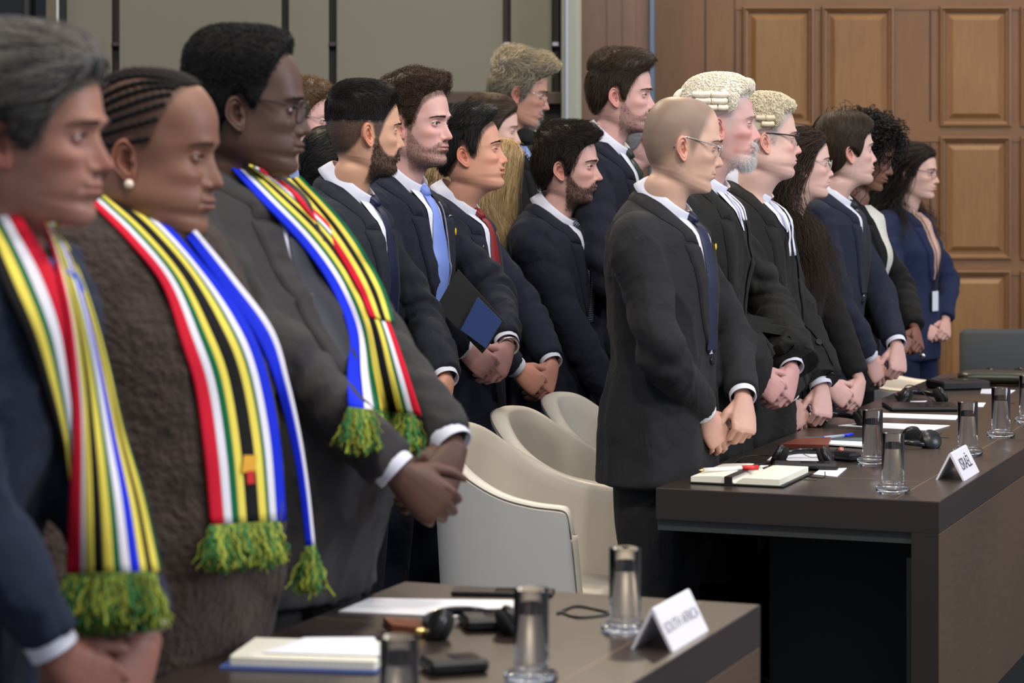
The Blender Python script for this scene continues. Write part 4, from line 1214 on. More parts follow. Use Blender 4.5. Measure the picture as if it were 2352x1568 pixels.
m1 = MB(); m1.box(((lx(1290)-4.2)/2, YL+.02, lz(226)), (lx(1290)+4.2, .16, .056), bev=.004); structure(m1, 'ledge', mat('brown_ledge', s2l(72, 60, 52), .5), wl)
m1 = MB(); m1.box(((lx(1290)-4.2)/2, YL+.09, lz(330)), (lx(1290)+4.2, .05, .36)); structure(m1, 'lower_panel', mat('lower_wall', s2l(62, 58, 50), .6), wl)
# the dark glazed opening at the far left
mb = MB(); mb.box((lx(52), YL+.09, 1.7), (lx(108)-lx(-60), .02, 3.0)); w1 = structure(mb, 'window_1', mat('dark_glass', s2l(20, 22, 22), .08, spec=.6))
for p_, wdt, mm in ((118, .045, mat('olive_frame', s2l(98, 92, 72), .5)), (133, .012, mat('white_edge', s2l(190, 195, 195), .4)), (144, .026, VDARK), (62, .02, mat('dim_frame', s2l(48, 48, 46), .5))):
    m1 = MB(); m1.box((lx(p_), YL+.03, 1.7), (wdt, .08, 3.0)); structure(m1, 'window_frame', mm, w1)

# ------------------------------------------------------------------ tables
ANG = math.atan2(-.358, .934)
TZ = .78; TH = .075; TW = .69
DD = np.array([.358, .934]); FF = np.array([.934, -.358])
def tp(x, y, z=TZ):
    d = (CAMZ-z)*FPX/(y-HZ); return np.array([(x-1176)/FPX*d, d, z])
ENDSHADE = mat('shaded_end_tone', s2l(46, 39, 37), .5)  # shade of the table ends, turned from the window, painted as darker colour
RAIL = mat('steel_rail', s2l(74, 76, 74), .45, .3)
INLAY = mat('inlay_line', s2l(128, 104, 84), .4)
SLOT = mat('cable_slot', (.01, .01, .01), .5)
def table(p0, L, label, near_end, seams, hatches):
    t = empty('conference_table', (p0[0], p0[1], 0), ANG); tag(t, label, 'table')
    y0, y1 = (0, L) if near_end else (-L, 0); yc = (y0+y1)/2
    m1 = MB(); m1.box((TW/2, yc, TZ-TH/2), (TW, L, TH), bev=.0015); m1.build('tabletop', WENGE, t, smooth=False)
    m1 = MB(); m1.box((TW-.033, yc, (TZ-TH+.21)/2-.0005), (.066, L-.001, TZ-TH-.211), bev=.0012); m1.build('front_panel', WENGEF, t, smooth=False)
    m1 = MB(); m1.box(((TW-.066)/2, yc, TZ-TH-.014), (TW-.068, L-.02, .028)); m1.build('steel_underframe', RAIL, t, smooth=False)
    m1 = MB(); m1.box((TW-.13, yc, .105), (.05, L-.30, .21)); m1.build('plinth', VDARK, t, smooth=False)
    m1 = MB(); m1.box((TW-.075, yc, (TZ-TH+.03)/2-.02), (.014, L-.05, TZ-TH-.12)); m1.build('backing_board', mat('black_board', s2l(26, 27, 25), .7), t, smooth=False)
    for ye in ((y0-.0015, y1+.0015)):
        m1 = MB(); m1.box((TW/2, ye, TZ-TH/2-.001), (TW-.001, .003, TH-.003)); m1.box((TW-.033, ye, (TZ-TH+.21)/2), (.064, .003, TZ-TH-.21)); m1.build('end_shade_strip', ENDSHADE, t, smooth=False)  # thin strips added to carry the painted end shade
    for yy in (y0+.55, (y0+y1)/2, y1-.35):
        m1 = MB(); m1.box((.34, yy, (TZ-TH-.028)/2), (.40, .04, TZ-TH-.03)); m1.build('trestle_leg', VDARK, t, smooth=False)
    e = .0003
    m1 = MB(); m1.box((TW-.105, yc, TZ+e/2), (.0022, L-.01, e)); m1.build('inlay_line', INLAY, t, smooth=False)
    for s_ in seams:
        m1 = MB(); m1.box((TW/2-.05, s_, TZ+e/2), (TW-.11, .0022, e)); m1.build('inlay_line', INLAY, t, smooth=False)
    for hx_, hy_ in hatches:
        m1 = MB(); m1.box((hx_, hy_, TZ+.0006), (.055, .012, .0012)); m1.box((hx_-.02, hy_+.055, TZ+.0006), (.012, .11, .0012)); m1.build('cable_slot', SLOT, t, smooth=False)
    return t
P0 = np.array([.349, 6.098]); Q0 = np.array([-.2016, 4.738])
table(P0, 3.5, 'long dark oak conference table on the right, crowded with headsets and papers', True, (.35, 1.45, 2.55), ((.30, .28), (.42, 1.35), (.42, 2.45)))
table(Q0, 3.4, 'dark oak conference table in the blurred foreground at the bottom centre', False, (-.4, -1.5, -2.6), ())

# ------------------------------------------------------------------ chairs
CREAM = vary(mat('cream_leather', s2l(214, 206, 192), .42, spec=.4, bump=(220, .12, .0008)), 5, .25, .93)
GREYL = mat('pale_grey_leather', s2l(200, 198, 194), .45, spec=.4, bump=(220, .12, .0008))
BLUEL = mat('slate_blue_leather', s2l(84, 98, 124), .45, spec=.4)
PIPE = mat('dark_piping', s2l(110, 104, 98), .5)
def tub_chair(x, y, rz, label, outer):
    t = empty('tub_chair', (x, y, 0), rz); tag(t, label, 'chair')
    plan = crom([(.20, -.196), (.17, -.200), (.09, -.205), (-.02, -.202), (-.13, -.175), (-.20, -.105), (-.225, 0), (-.20, .105), (-.13, .175), (-.02, .202), (.09, .205), (.17, .200), (.20, .196)], 72)
    ss = np.abs(np.linspace(-1, 1, 72))
    zt = np.interp(ss, [0, .12, .22, .34, .46, .58, .70, .88, .95, .98, 1], [.875, .870, .85, .80, .748, .716, .704, .700, .69, .672, .63])
    for _ in range(3): zt[1:-1] = (zt[:-2]+2*zt[1:-1]+zt[2:])/4
    Tn = unit(np.gradient(plan, axis=0)); Nn = np.stack([-Tn[:, 1], Tn[:, 0]], 1)
    def surf_(o, f0, f1, nn=10):
        rows = []
        for f in np.linspace(f0, f1, nn):
            z = .33+(zt-.33)*f
            base = plan*(1-.13*(1-f))[..., None] if False else plan*(1-.13*(1-f))
            sl = sst(.02, .22, plan[:, 0])*(zt-z)*.16
            p = np.stack([base[:, 0]+Nn[:, 0]*o+sl, base[:, 1]+Nn[:, 1]*o, z], 1); rows.append(p)
        return rows
    out = surf_(.026, 0, 1, 12); inn = surf_(-.026, 1, .12, 12)
    top = [np.stack([plan[:, 0]+Nn[:, 0]*o, plan[:, 1]+Nn[:, 1]*o, zt+dz], 1) for o, dz in ((.020, .009), (.008, .014), (-.008, .014), (-.020, .009))]
    G = out+top+inn
    m1 = MB(); m1.grid(out[:], flip=True); m1.build('outer_shell', outer, t)
    m2 = MB(); m2.grid(np.array([out[-1]]+top+inn), flip=True)
    # front edges of both arms
    for e in (0, -1):
        colo = np.array([r[e] for r in out]+[top[0][e], top[1][e]]); coli = np.array([r[e] for r in inn[::-1]]+[top[3][e], top[2][e]])
        mid = (colo+coli)/2+np.array([.012, 0, 0])
        m2.grid(np.stack([colo, mid, coli]), flip=(e == 0))
    m2.build('inner_shell', CREAM, t)
    m3 = MB(); 
    for o_, dz in ((.025, .006),):
        m3.tube(np.stack([plan[:, 0]+Nn[:, 0]*o_, plan[:, 1]+Nn[:, 1]*o_, zt+dz], 1), .0018, n=6)
    for e in (0, -1): m3.tube(np.array([r[e] for r in out])+np.array([.002, 0, 0]), .0018, n=6)
    m3.build('piping', PIPE, t)
    m4 = MB(); m4.box((.03, 0, .37), (.40, .34, .14), bev=.04); m4.box((.06, 0, .455), (.40, .345, .07), bev=.03); m4.build('seat_cushion', CREAM, t)
    m5 = MB(); m5.tube([(0, 0, .04), (0, 0, .33)], .028, n=14)
    for q in range(4):
        an = PI/4+q*PI/2; m5.tube([(0, 0, .06), (.15*math.cos(an), .15*math.sin(an), .045), (.28*math.cos(an), .28*math.sin(an), .014)], [.018, .015, .012], n=8)
    m5.build('swivel_base', STEEL, t)
    return t
CA = math.radians(-23)
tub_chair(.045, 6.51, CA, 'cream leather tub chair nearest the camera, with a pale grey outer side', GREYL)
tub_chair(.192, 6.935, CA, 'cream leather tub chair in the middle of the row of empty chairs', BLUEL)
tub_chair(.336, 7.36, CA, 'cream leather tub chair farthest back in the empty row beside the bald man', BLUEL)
tub_chair(1.40, 9.72, CA, 'pale tub chair mostly hidden behind the far end of the right table', GREYL)
# dark upholstered chair at the far end
t = empty('upholstered_chair', (2.09, 10.25, 0), 0); tag(t, 'charcoal square-backed chair against the wood panelling at the right edge', 'chair')
CHAR = mat('charcoal_fabric', s2l(58, 62, 66), .8, bump=(300, .3, .001))
m1 = MB(); m1.box((0, .20, .64), (.46, .07, .47), bev=.02); m1.build('backrest', CHAR, t)
m1 = MB(); m1.box((0, -.03, .43), (.46, .46, .09), bev=.02); m1.build('seat', CHAR, t)
for a_ in (-.2, .2):
    for b_ in (-.23, .2):
        m1 = MB(); m1.tube([(a_, b_, 0), (a_, b_, .40)], .014, n=8); m1.build('leg', STEEL, t)
# ------------------------------------------------------------------ things on the tables
GLASS = mat('clear_glass', (1, 1, 1), .0, trans=1, ior=1.45)
WATER = mat('water', (1, 1, 1), .0, trans=1, ior=1.33)
PAPER = mat('white_paper', s2l(236, 236, 242), .8)
CREAMP = mat('cream_pages', s2l(240, 236, 218), .8, bump=(60, .05, .0004, (1, 1, 30)))
BLKLEA = mat('black_cover', s2l(24, 24, 26), .5, bump=(300, .3, .001))
SPONGE = mat('ear_sponge', s2l(20, 20, 21), .95, bump=(250, .5, .002))
BLKG = mat('glossy_black', (.010, .010, .011), .18)
_gm = {}
def glass(x, y, label):
    c = tp(x, y)+np.array([0, 0, .0006]); t = empty('water_glass', c); tag(t, label, 'glass', 'tall water glasses on the tables')
    o = 'w' in _gm
    if not o:
        g_ = MB()
        g_.lathe([(.0001, 0), (.036, 0), (.0405, .003), (.0405, .013), (.037, .016), (.0275, .017), (.0268, .022), (.0270, .140), (.0264, .1413), (.0256, .140), (.0252, .026), (.023, .022), (.0001, .0215)], n=48)
        w_ = MB(); w_.lathe([(.0001, .0210), (.0232, .0215), (.0258, .026), (.0260, .105), (.0001, .105)], n=48)
        _gm['g'] = g_; _gm['w'] = w_
    a = _gm['g'].build('tumbler', GLASS, t, smooth='auto'); b = _gm['w'].build('water', WATER, t, smooth='auto')
    return t
glass(2051, 1130, 'water glass nearest the near corner of the right table')
glass(2004, 1066, 'water glass beside the orange pen and the headset, further left than the corner glass')
glass(2223, 1044, 'water glass standing right behind the white name card')
glass(2299, 1003, 'water glass second from the right edge of the photo, beyond the name card')
glass(2362, 970, 'water glass cut off by the right edge of the photo')
glass(1436, 1452, 'blurred water glass just left of the foreground name card')
glass(1220, 1566, 'large blurred water glass in front of the loose white sheets')
glass(917, 1700, 'water glass at the bottom edge with only its rim in view, beside the stack of papers')

def text_mesh(body, size):
    c = bpy.data.curves.new('t', 'FONT'); c.body = body; c.size = size; c.align_x = 'CENTER'; c.align_y = 'CENTER'; c.extrude = .0002
    o = bpy.data.objects.new('t', c); SC.collection.objects.link(o)
    me = bpy.data.meshes.new_from_object(o.evaluated_get(bpy.context.evaluated_depsgraph_get()))
    bpy.data.objects.remove(o); bpy.data.curves.remove(c); return me
CARD = mat('white_card', s2l(232, 230, 236), .35, spec=.5)
INK = mat('black_ink', s2l(40, 42, 60), .6)
def nameplate(cx, cy, text, label, L=.20, hgt=.066, half=.036, size=.044, ink=None):
    c = tp(cx, cy); t = empty('name_card', c, ANG); tag(t, label, 'name card')
    m1 = MB(); th_ = .004
    pr = [(-half, 0), (-.003, hgt), (0, hgt+.002), (.003, hgt), (half, 0), (half-th_*1.2, 0), (0, hgt-th_*1.6), (-half+th_*1.2, 0)]
    m1.grid([[(x, y, z) for x, z in pr] for y in (-L/2, L/2)], closed=True, cap0=False, cap1=False)
    for y, f in ((-L/2, 1), (L/2, -1)):
        V = np.array([(x, y, z) for x, z in pr]); F = [(0, 1, 6, 7), (1, 2, 6, 6), (2, 3, 6, 6), (3, 4, 5, 6)]
        m1.add(V, np.array(F)[:, ::f])
    m1.build('folded_card', CARD, t, smooth=False)
    me = text_mesh(text, size); me.materials.append(ink or INK); o = bpy.data.objects.new('lettering', me); SC.collection.objects.link(o); o.parent = t
    n = Vector((hgt, 0, half-.003)).normalized(); up = Vector((-(half-.003), 0, hgt)).normalized(); rt = Vector((0, 1, 0))
    M = Matrix((rt, up, n)).transposed().to_4x4(); M.translation = Vector(((half+.003)/2, 0, hgt/2))+n*.0004
    o.matrix_local = M
    return t
nameplate(2200, 1092, 'ISRA\u00cbL', 'white folded name card standing on the right table behind its front edge')
nameplate(1540, 1468, 'SOUTH AFRICA', 'blurred white folded name card on the foreground table', size=.026, ink=mat('grey_ink', s2l(120, 120, 130), .6))

def sheet(corners, label, m=PAPER, th_=.0015, name='paper_sheet', cat='paper', group=None, z=TZ, curlz=0):
    """flat sheet through four points on the table top given in the photo"""
    P = [tp(x, y, z) for x, y in corners]; n = 8; G = np.zeros((n, n, 3))
    for i, u in enumerate(np.linspace(0, 1, n)):
        for j, v in enumerate(np.linspace(0, 1, n)):
            G[i, j] = (1-u)*(1-v)*P[0]+(1-u)*v*P[1]+u*v*P[2]+u*(1-v)*P[3]
            G[i, j, 2] += curlz*(u-.5)**2*4*(v) + .0006
    c = G.mean((0, 1)); c[2] = z
    m1 = MB(); top = G+np.array([0, 0, th_]); m1.grid(top-c); m1.grid(G-c, flip=True)
    ring = lambda A: np.concatenate([A[0, :], A[1:, -1], A[-1, -2::-1], A[-2:0:-1, 0]])
    m1.grid(np.stack([ring(G), ring(top)])-c, closed=True)
    o = m1.build(name, m, None, smooth=False, loc=c); tag(o, label, cat, group); return o
sheet([(1985, 948), (2205, 955), (2195, 965), (1962, 957)], 'white sheet lying across the right table, in front of the black tablet')
sheet([(1990, 971), (2182, 978), (2140, 990), (1925, 978)], 'white sheet nearest the bald man\'s side of the middle of the right table')
sheet([(2255, 893), (2332, 897), (2318, 906), (2252, 904)], 'small white sheet near the far right glasses')
sheet([(2190, 872), (2262, 873), (2250, 884), (2178, 879)], 'white sheet at the far end of the right table under the dark leather case')
sheet([(1780, 1043), (1918, 1045), (1905, 1065), (1762, 1058)], 'white sheet underneath the near headset')
sheet([(1700, 1069), (1765, 1070), (1740, 1079), (1672, 1077)], 'small white sheet between the open notebook and the headset cables')
sheet([(1885, 1078), (1945, 1076), (1922, 1096), (1868, 1090)], 'white slip under the headset receiver beside the table hatch')
sheet([(2067, 923), (2130, 921), (2118, 930), (2052, 928)], 'white slip under the black tablet and cable')
sheet([(2205, 925), (2264, 926), (2258, 935), (2200, 934)], 'white slip sticking out beside the black tablet')
sheet([(848, 1376), (1185, 1381), (1165, 1424), (778, 1406)], 'two loose blurred white sheets on the foreground table', th_=.002)
sheet([(700, 1466), (860, 1465), (880, 1508), (600, 1500)], 'upper cream sheet on the stack of papers on the foreground table', z=TZ+.022)
# folder with papers and blue pen
def lay_box(c1, c2, w, hgt, m, name, label, cat, bev=.002, z=TZ, group=None):
    a, b = tp(*c1, z), tp(*c2, z); d = b-a; L = np.linalg.norm(d[:2]); an = math.atan2(d[1], d[0])
    m1 = MB(); m1.box((0, 0, hgt/2), (L, w, hgt), bev=bev)
    o = m1.build(name, m, None, smooth=False, loc=(a+b)/2, rotz=an); tag(o, label, cat, group); return o
f = sheet([(1850, 1005), (1988, 1008), (1986, 1026), (1842, 1014)], 'teal card folder holding white papers beside the glass on the right table', mat('teal_card', s2l(84, 104, 112), .7), .003, 'paper_folder', 'folder')
f2 = sheet([(1850, 1012), (1988, 1018), (1986, 1028), (1843, 1018)], 'stack of white pages resting on the teal folder', PAPER, .004, 'paper_stack', 'paper', z=TZ+.0035)
def pen(p, q, m, label, tip=None, cap=None, r=.0042, z=TZ, name='ballpoint_pen'):
    a, b = tp(*p, z), tp(*q, z); c = (a+b)/2; c[2] = z; a = a-c+np.array([0, 0, r]); b = b-c+np.array([0, 0, r])
    t = empty(name, c); tag(t, label, 'pen')
    m1 = MB(); m1.tube([a, a*.75+b*.25, b], [r*.9, r, r], n=10); m1.build('barrel', m, t)
    m1 = MB(); u = unit(a-b); m1.tube([a, a+u*.006, a+u*.012], [r*.8, r*.5, .0006], n=8); m1.build('tip', tip or STEEL, t)
    if cap: m1 = MB(); m1.tube([b+(a-b)*.28, b-u*.003], r*1.2, n=10); m1.build('cap', cap, t)
    return t
BLUEP = mat('blue_plastic', s2l(30, 50, 210), .3); REDP = mat('red_plastic', s2l(200, 40, 45), .35); WHITEP = mat('white_plastic', s2l(232, 230, 226), .35)
CLEARP = mat('clear_plastic', (.75, .8, .9), .2, trans=.6)
pen((1892, 1008), (1956, 1001), CLEARP, 'clear ballpoint pen with a blue cap lying on the teal folder', BLUEP, BLUEP, z=TZ+.008)
pen((1942, 1046), (1975, 1051), REDP, 'red pen lying behind the near headset', STEEL, mat('orange_cap', s2l(235, 90, 30), .4))
# open notebook
nb = empty('open_notebook', tp(1728, 1100), ANG); tag(nb, 'open cream notebook with black cover at the near left corner of the right table', 'notebook')
m1 = MB(); m1.box((0, 0, .003), (.235, .29, .005), bev=.002); m1.build('cover', BLKLEA, nb, smooth=False)
for sd, L_ in ((-1, .150), (1, .125)):
    m1 = MB(); rows = []
    xs = np.linspace(0, .112, 12)
    for x in xs:
        zt_ = .005+.017*math.sin(min(1, x/.035)*PI/2)*(1-.25*(x/.112)**2) if sd < 0 else .005+.015*math.sin(min(1, x/.025)*PI/2)
        rows.append([(sd*x-.005, -.14, .005), (sd*x-.005, -.14, zt_), (sd*x-.005, .14, zt_), (sd*x-.005, .14, .005)])
    m1.grid(rows, closed=True, flip=(sd < 0), cap0=True, cap1=True); m1.build('page_block', CREAMP, nb, smooth='auto')
m1 = MB(); m1.box((-.02, 0, .0215), (.020, .292, .0012)); m1.box((-.02, -.1462, .0115), (.020, .0012, .021)); m1.build('elastic_band', BLKLEA, nb, smooth=False)
pen((1615, 1084), (1738, 1078), WHITEP, 'white and gold pen with a red grip lying across the open notebook', GOLD, REDP, r=.0055, z=TZ+.021)
# headsets
def headset(cx, cy, rz, label, flip=1, sc=1.0, band=.085, z=TZ):
    t = empty('headset', tp(cx, cy, z), rz); tag(t, label, 'headset')
    a = np.linspace(-.15*PI, 1.15*PI, 30)
    path = np.stack([np.cos(a)*band*sc*.85, np.sin(a)*band*sc, .012+.010*np.sin(a)], -1)
    m1 = MB(); m1.tube(path, .0045*sc, n=8, flat=1.8); m1.build('headband', BLKG, t)
    for e in (0, -1):
        p = path[e]; c = MB(); R = rotm(0, 0, 0)@rotm(0, 62 if e == 0 else -62, 0)
        c.lathe([(.0001, -.010), (.022, -.010), (.028, -.004), (.030, .004), (.026, .010), (.0001, .010)], n=24); c.xf(R, p+np.array([0, 0, .014])); eo = c.build('ear_cup', BLACKPL, t)
        q = MB(); q.ball((0, 0, 0), (.031, .031, .012), 8); q.xf(R, p+np.array([0, 0, .014])+R@np.array([0, 0, (-1 if e == 0 else -1)*.011])); q.build('ear_pad', SPONGE, t)
    return t
def cable(pts, label, r=.0016, z=TZ, hgt=None):
    P = [tp(x, y, z) for x, y in pts]; c = np.mean(P, 0); c[2] = z
    P = crom(np.array(P), 60)-c; P[:, 2] = r+(0 if hgt is None else hgt*np.sin(np.linspace(0, PI, 60))**1)
    m1 = MB(); m1.tube(P, r, n=6); o = m1.build('cable', BLACKPL, None, loc=c); tag(o, label, 'cable'); return o
headset(1850, 1062, -.3, 'black headset with foam ear pads lying nearest on the right table, beside the open notebook')
headset(1925, 975, .1, 'black headset lying in front of the woman with long dark hair')
headset(2110, 921, .2, 'black headset resting on the black tablet halfway down the right table')
headset(2300, 872, .2, 'black headset on the dark leather case at the far end of the right table')
headset(2090, 1024, 1.9, 'black headset partly hidden behind the near water glasses', sc=.9)
def device(c1, c2, w, hgt, label, screen=True):
    a, b = tp(*c1), tp(*c2); d = b-a; L = np.linalg.norm(d[:2]); an = math.atan2(d[1], d[0])
    t = empty('headset_receiver', (a+b)/2, an); tag(t, label, 'receiver')
    m1 = MB(); m1.box((0, 0, hgt/2), (L, w, hgt), bev=min(.006, hgt/3)); m1.build('casing', BLACKPL, t, smooth=False)
    m1 = MB(); m1.box((L*.15, 0, hgt+.0004), (L*.45, w*.6, .0008)); m1.build('display', BLKG, t, smooth=False)
    return t
device((1775, 1076), (1925, 1078), .07, .018, 'flat black receiver in front of the nearest headset')
device((1895, 1052), (1968, 1060), .05, .022, 'small black receiver beside the second water glass')
device((2085, 1021), (2142, 1019), .05, .014, 'black receiver sticking out to the right of the near glasses')
device((2035, 938), (2200, 938), .20, .012, 'black tablet device lying halfway down the right table')
device((2145, 893), (2255, 890), .14, .030, 'black boxy unit near the far end of the right table')
device((1040, 1362), (1272, 1366), .06, .008, 'slim black device behind the loose sheets on the foreground table')
device((1060, 1440), (1180, 1436), .10, .022, 'blurred black receiver left of the large foreground glass')
device((975, 1545), (1110, 1536), .07, .022, 'blurred black receiver at the bottom of the foreground table')
cable([(1770, 1040), (1800, 1022), (1830, 1035), (1870, 1052), (1930, 1030), (1985, 1022)], 'thin black cable looping behind the nearest headset')
cable([(1675, 1075), (1705, 1058), (1760, 1056), (1800, 1062), (1850, 1080)], 'thin black cable beside the open notebook', hgt=.01)
cable([(1690, 1060), (1730, 1070), (1790, 1062), (1840, 1090), (1890, 1098), (1895, 1085)], 'tangled black cable in front of the receiver')
cable([(2068, 927), (2080, 905), (2110, 915), (2125, 925), (2160, 935)], 'black cable arching over the black tablet', hgt=.035)
cable([(1280, 1412), (1320, 1395), (1370, 1402), (1400, 1412), (1330, 1420), (1285, 1408)], 'blurred loop of cable left of the foreground name card', r=.0025)
cable([(2100, 900), (2130, 884), (2170, 887)], 'short black cable at the far back edge of the right table', hgt=.006)
# brown leather case, orange bottle cap, dark leather case
lc = sheet([(1830, 1017), (1908, 1019), (1897, 1037), (1792, 1030)], 'reddish brown leather pouch lying behind the nearest headset', mat('brown_leather', s2l(120, 60, 44), .4), .012, 'leather_pouch', 'pouch', curlz=.006)
m1 = MB(); m1.lathe([(.0001, 0), (.009, 0), (.009, .020), (.0075, .026), (.0001, .028)], n=18)
o = m1.build('lip_balm', mat('copper_plastic', s2l(205, 120, 90), .15, coat=1, trans=.3), None, loc=tp(1931, 1050)); tag(o, 'small shiny copper coloured stick next to the red pen', 'lip balm')
m1 = MB(); G = []
for x in np.linspace(-.13, .13, 24):
    e = math.sqrt(max(0, 1-(x/.135)**6)); G.append([(x, .055*e*math.cos(q), .028+.026*e*math.sin(q)*(1 if math.sin(q) < 0 else 1)) for q in np.linspace(0, 2*PI, 20, endpoint=False)])
m1.grid(G, closed=True, cap0=True, cap1=True); o = m1.build('leather_case', mat('olive_black_leather', s2l(44, 44, 36), .3, bump=(160, .4, .002)), None, loc=tp(2285, 884), rotz=-.12); tag(o, 'dark olive leather case at the far end of the right table', 'case')
# foreground stack and small things
pk = empty('paper_pad', tp(720, 1518), -.16); tag(pk, 'thick blurred stack of cream papers at the bottom of the foreground table', 'paper pad')
m1 = MB(); m1.box((0, 0, .011), (.235, .15, .020), bev=.004); m1.build('page_block', CREAMP, pk, smooth=False)
m1 = MB(); m1.box((-.005, -.002, .0), (.25, .17, .004)); m1.xf(None, (0, 0, .002)); m1.build('backing_cover', mat('blue_cover', s2l(70, 90, 150), .6), pk, smooth=False)
lp = sheet([(880, 1432), (960, 1437), (1000, 1462), (900, 1452)], 'brown leather wallet with a brass clasp on the foreground table', mat('tan_leather', s2l(118, 72, 50), .35), .012, 'wallet', 'wallet')
m1 = MB(); m1.ball((0, 0, .008), (.012, .008, .008), 8); o = m1.build('brass_clasp', GOLD, None, loc=tp(965, 1462)); o['label'] = 'small brass clasp beside the wallet'; o['category'] = 'clasp'
headset(1075, 1452, .3, 'blurred black headset in front of the loose white sheets')
# ------------------------------------------------------------------ scarves, held things
WOOL = mat('knitted_wool', (1, 1, 1), .85, vcol=True, spec=.15, bump=(420, .3, .001))
SC_RED, SC_WHT, SC_GRN, SC_YEL, SC_BLK, SC_BLU = s2l(200, 30, 52), s2l(225, 222, 232), s2l(20, 98, 62), s2l(228, 210, 90), s2l(26, 26, 26), s2l(24, 46, 205)
def cam_ray(h, x, y):
    """ray from the camera through a pixel in the person's own coordinates"""
    c_, s_ = math.cos(-h['yaw']), math.sin(-h['yaw']); R = np.array([[c_, -s_, 0], [s_, c_, 0], [0, 0, 1]])
    o = R@(np.array([0, 0, CAMZ])-np.array([h['rxy'][0], h['rxy'][1], 0])); d = R@unit(np.array([(x-1176)/FPX, 1, -(y-HZ)/FPX]))
    return o, d
def press(h, L, Rr, n=46, cols=36, off=.008, bulge=.0):
    """strip whose edges are traced over the garment; L, Rr pixel edge points; each sample lands on the cloth"""
    A = crom(np.array(L, float), n); B = crom(np.array(Rr, float), n)
    if 'pb' not in h:
        _, Vh, sh, _ = h['head']; Fh = grid_faces(sh[0], sh[1], True, True); k_ = (Vh[Fh][:, :, 2].max(1) < h['Hc'][2]-.095*h['hs'])
        h['pb'] = bvh_of(np.vstack([h['V'], Vh]), np.vstack([h['F'], Fh[k_]+len(h['V'])]))
    T = np.full((n, cols), np.nan); O = np.zeros((n, cols, 3)); D = np.zeros((n, cols, 3))
    for i in range(n):
        for j, u in enumerate(np.linspace(0, 1, cols)):
            o, d = cam_ray(h, *(A[i]*(1-u)+B[i]*u)); O[i, j] = o; D[i, j] = d
            loc, no, ix, di = h['pb'].ray_cast(Vector(o), Vector(d))
            if loc is not None: T[i, j] = di
    med = np.nanmedian(T); 
    for i in range(n):
        r = T[i]; ok = ~np.isnan(r)
        if ok.sum() > 1: T[i] = np.interp(np.arange(cols), np.where(ok)[0], r[ok])
    rows = ~np.isnan(T[:, 0])
    for j in range(cols):
        T[:, j] = np.interp(np.arange(n), np.where(rows)[0], T[rows, j]) if rows.any() else med
    for _ in range(8):
        T[1:-1] = T[1:-1]*.5+.25*(T[:-2]+T[2:]); T[:, 1:-1] = T[:, 1:-1]*.5+.25*(T[:, :-2]+T[:, 2:])
        lim = T
    # stay in front of the cloth everywhere
    u = np.linspace(-1, 1, cols)[None]
    T = T-off-bulge*(1-u**2)
    return O+D*T[:, :, None]
def striped(G, stripes, thick=.004, outn=None):
    """one strip mesh coloured in lengthwise stripes [(width, colour), ...]"""
    n, c = G.shape[:2]; w = np.array([s[0] for s in stripes], float); e = np.concatenate([[0], np.cumsum(w)])/w.sum()
    mb = MB(); us = np.linspace(0, 1, c)
    for k, (ww, col) in enumerate(stripes):
        uu = np.linspace(e[k], e[k+1], 5); P = np.stack([np.stack([np.interp(uu, us, G[i, :, a]) for a in range(3)], -1) for i in range(n)])
        prof = np.sin(np.linspace(0, PI, 5))*.0008
        N = unit(np.cross(P[1:, 1:]-P[:-1, :-1], P[1:, :-1]-P[:-1, 1:])).mean((0, 1))
        mb.grid(P-N*prof[None, :, None]*np.sign(N[1]) if False else P, col=np.array(col)*np.ones(3))
    return mb
def fringe(mb, edge, length, n, rng, down=(0, 0, -1), spread=.012, fwd=(0, 0, 0)):
    e = crom(edge, ts=rng.uniform(0, len(edge)-1, n)); t = np.linspace(0, 1, 7)[None, :, None]
    L = length*rng.uniform(.75, 1.08, (n, 1, 1)); dr = unit(np.array(down)[None]+rng.normal(size=(n, 3))*.16)[:, None]
    P = e[:, None]+dr*L*t+np.array(fwd)*t+rng.normal(size=(n, 1, 3))*spread*np.sin(t*PI*.6)*.35+.0025*np.sin(t*14+rng.uniform(0, 6, (n, 1, 1)))*np.array([1, 1, 0])
    c = np.where(rng.rand(n, 1) < .45, np.array([s2l(58, 108, 62)]), np.array([s2l(142, 152, 62)]))
    c = c*np.clip(1+.3*rng.normal(size=(n, 1)), .4, 1.7)
    strands(mb, P, .0017, c, taper=False, sides=4)
FLAG = [(.17, SC_RED), (.11, SC_WHT), (.09, SC_GRN), (.10, SC_YEL), (.17, SC_BLK), (.10, SC_YEL), (.04, SC_GRN), (.09, SC_WHT), (.13, SC_BLU)]
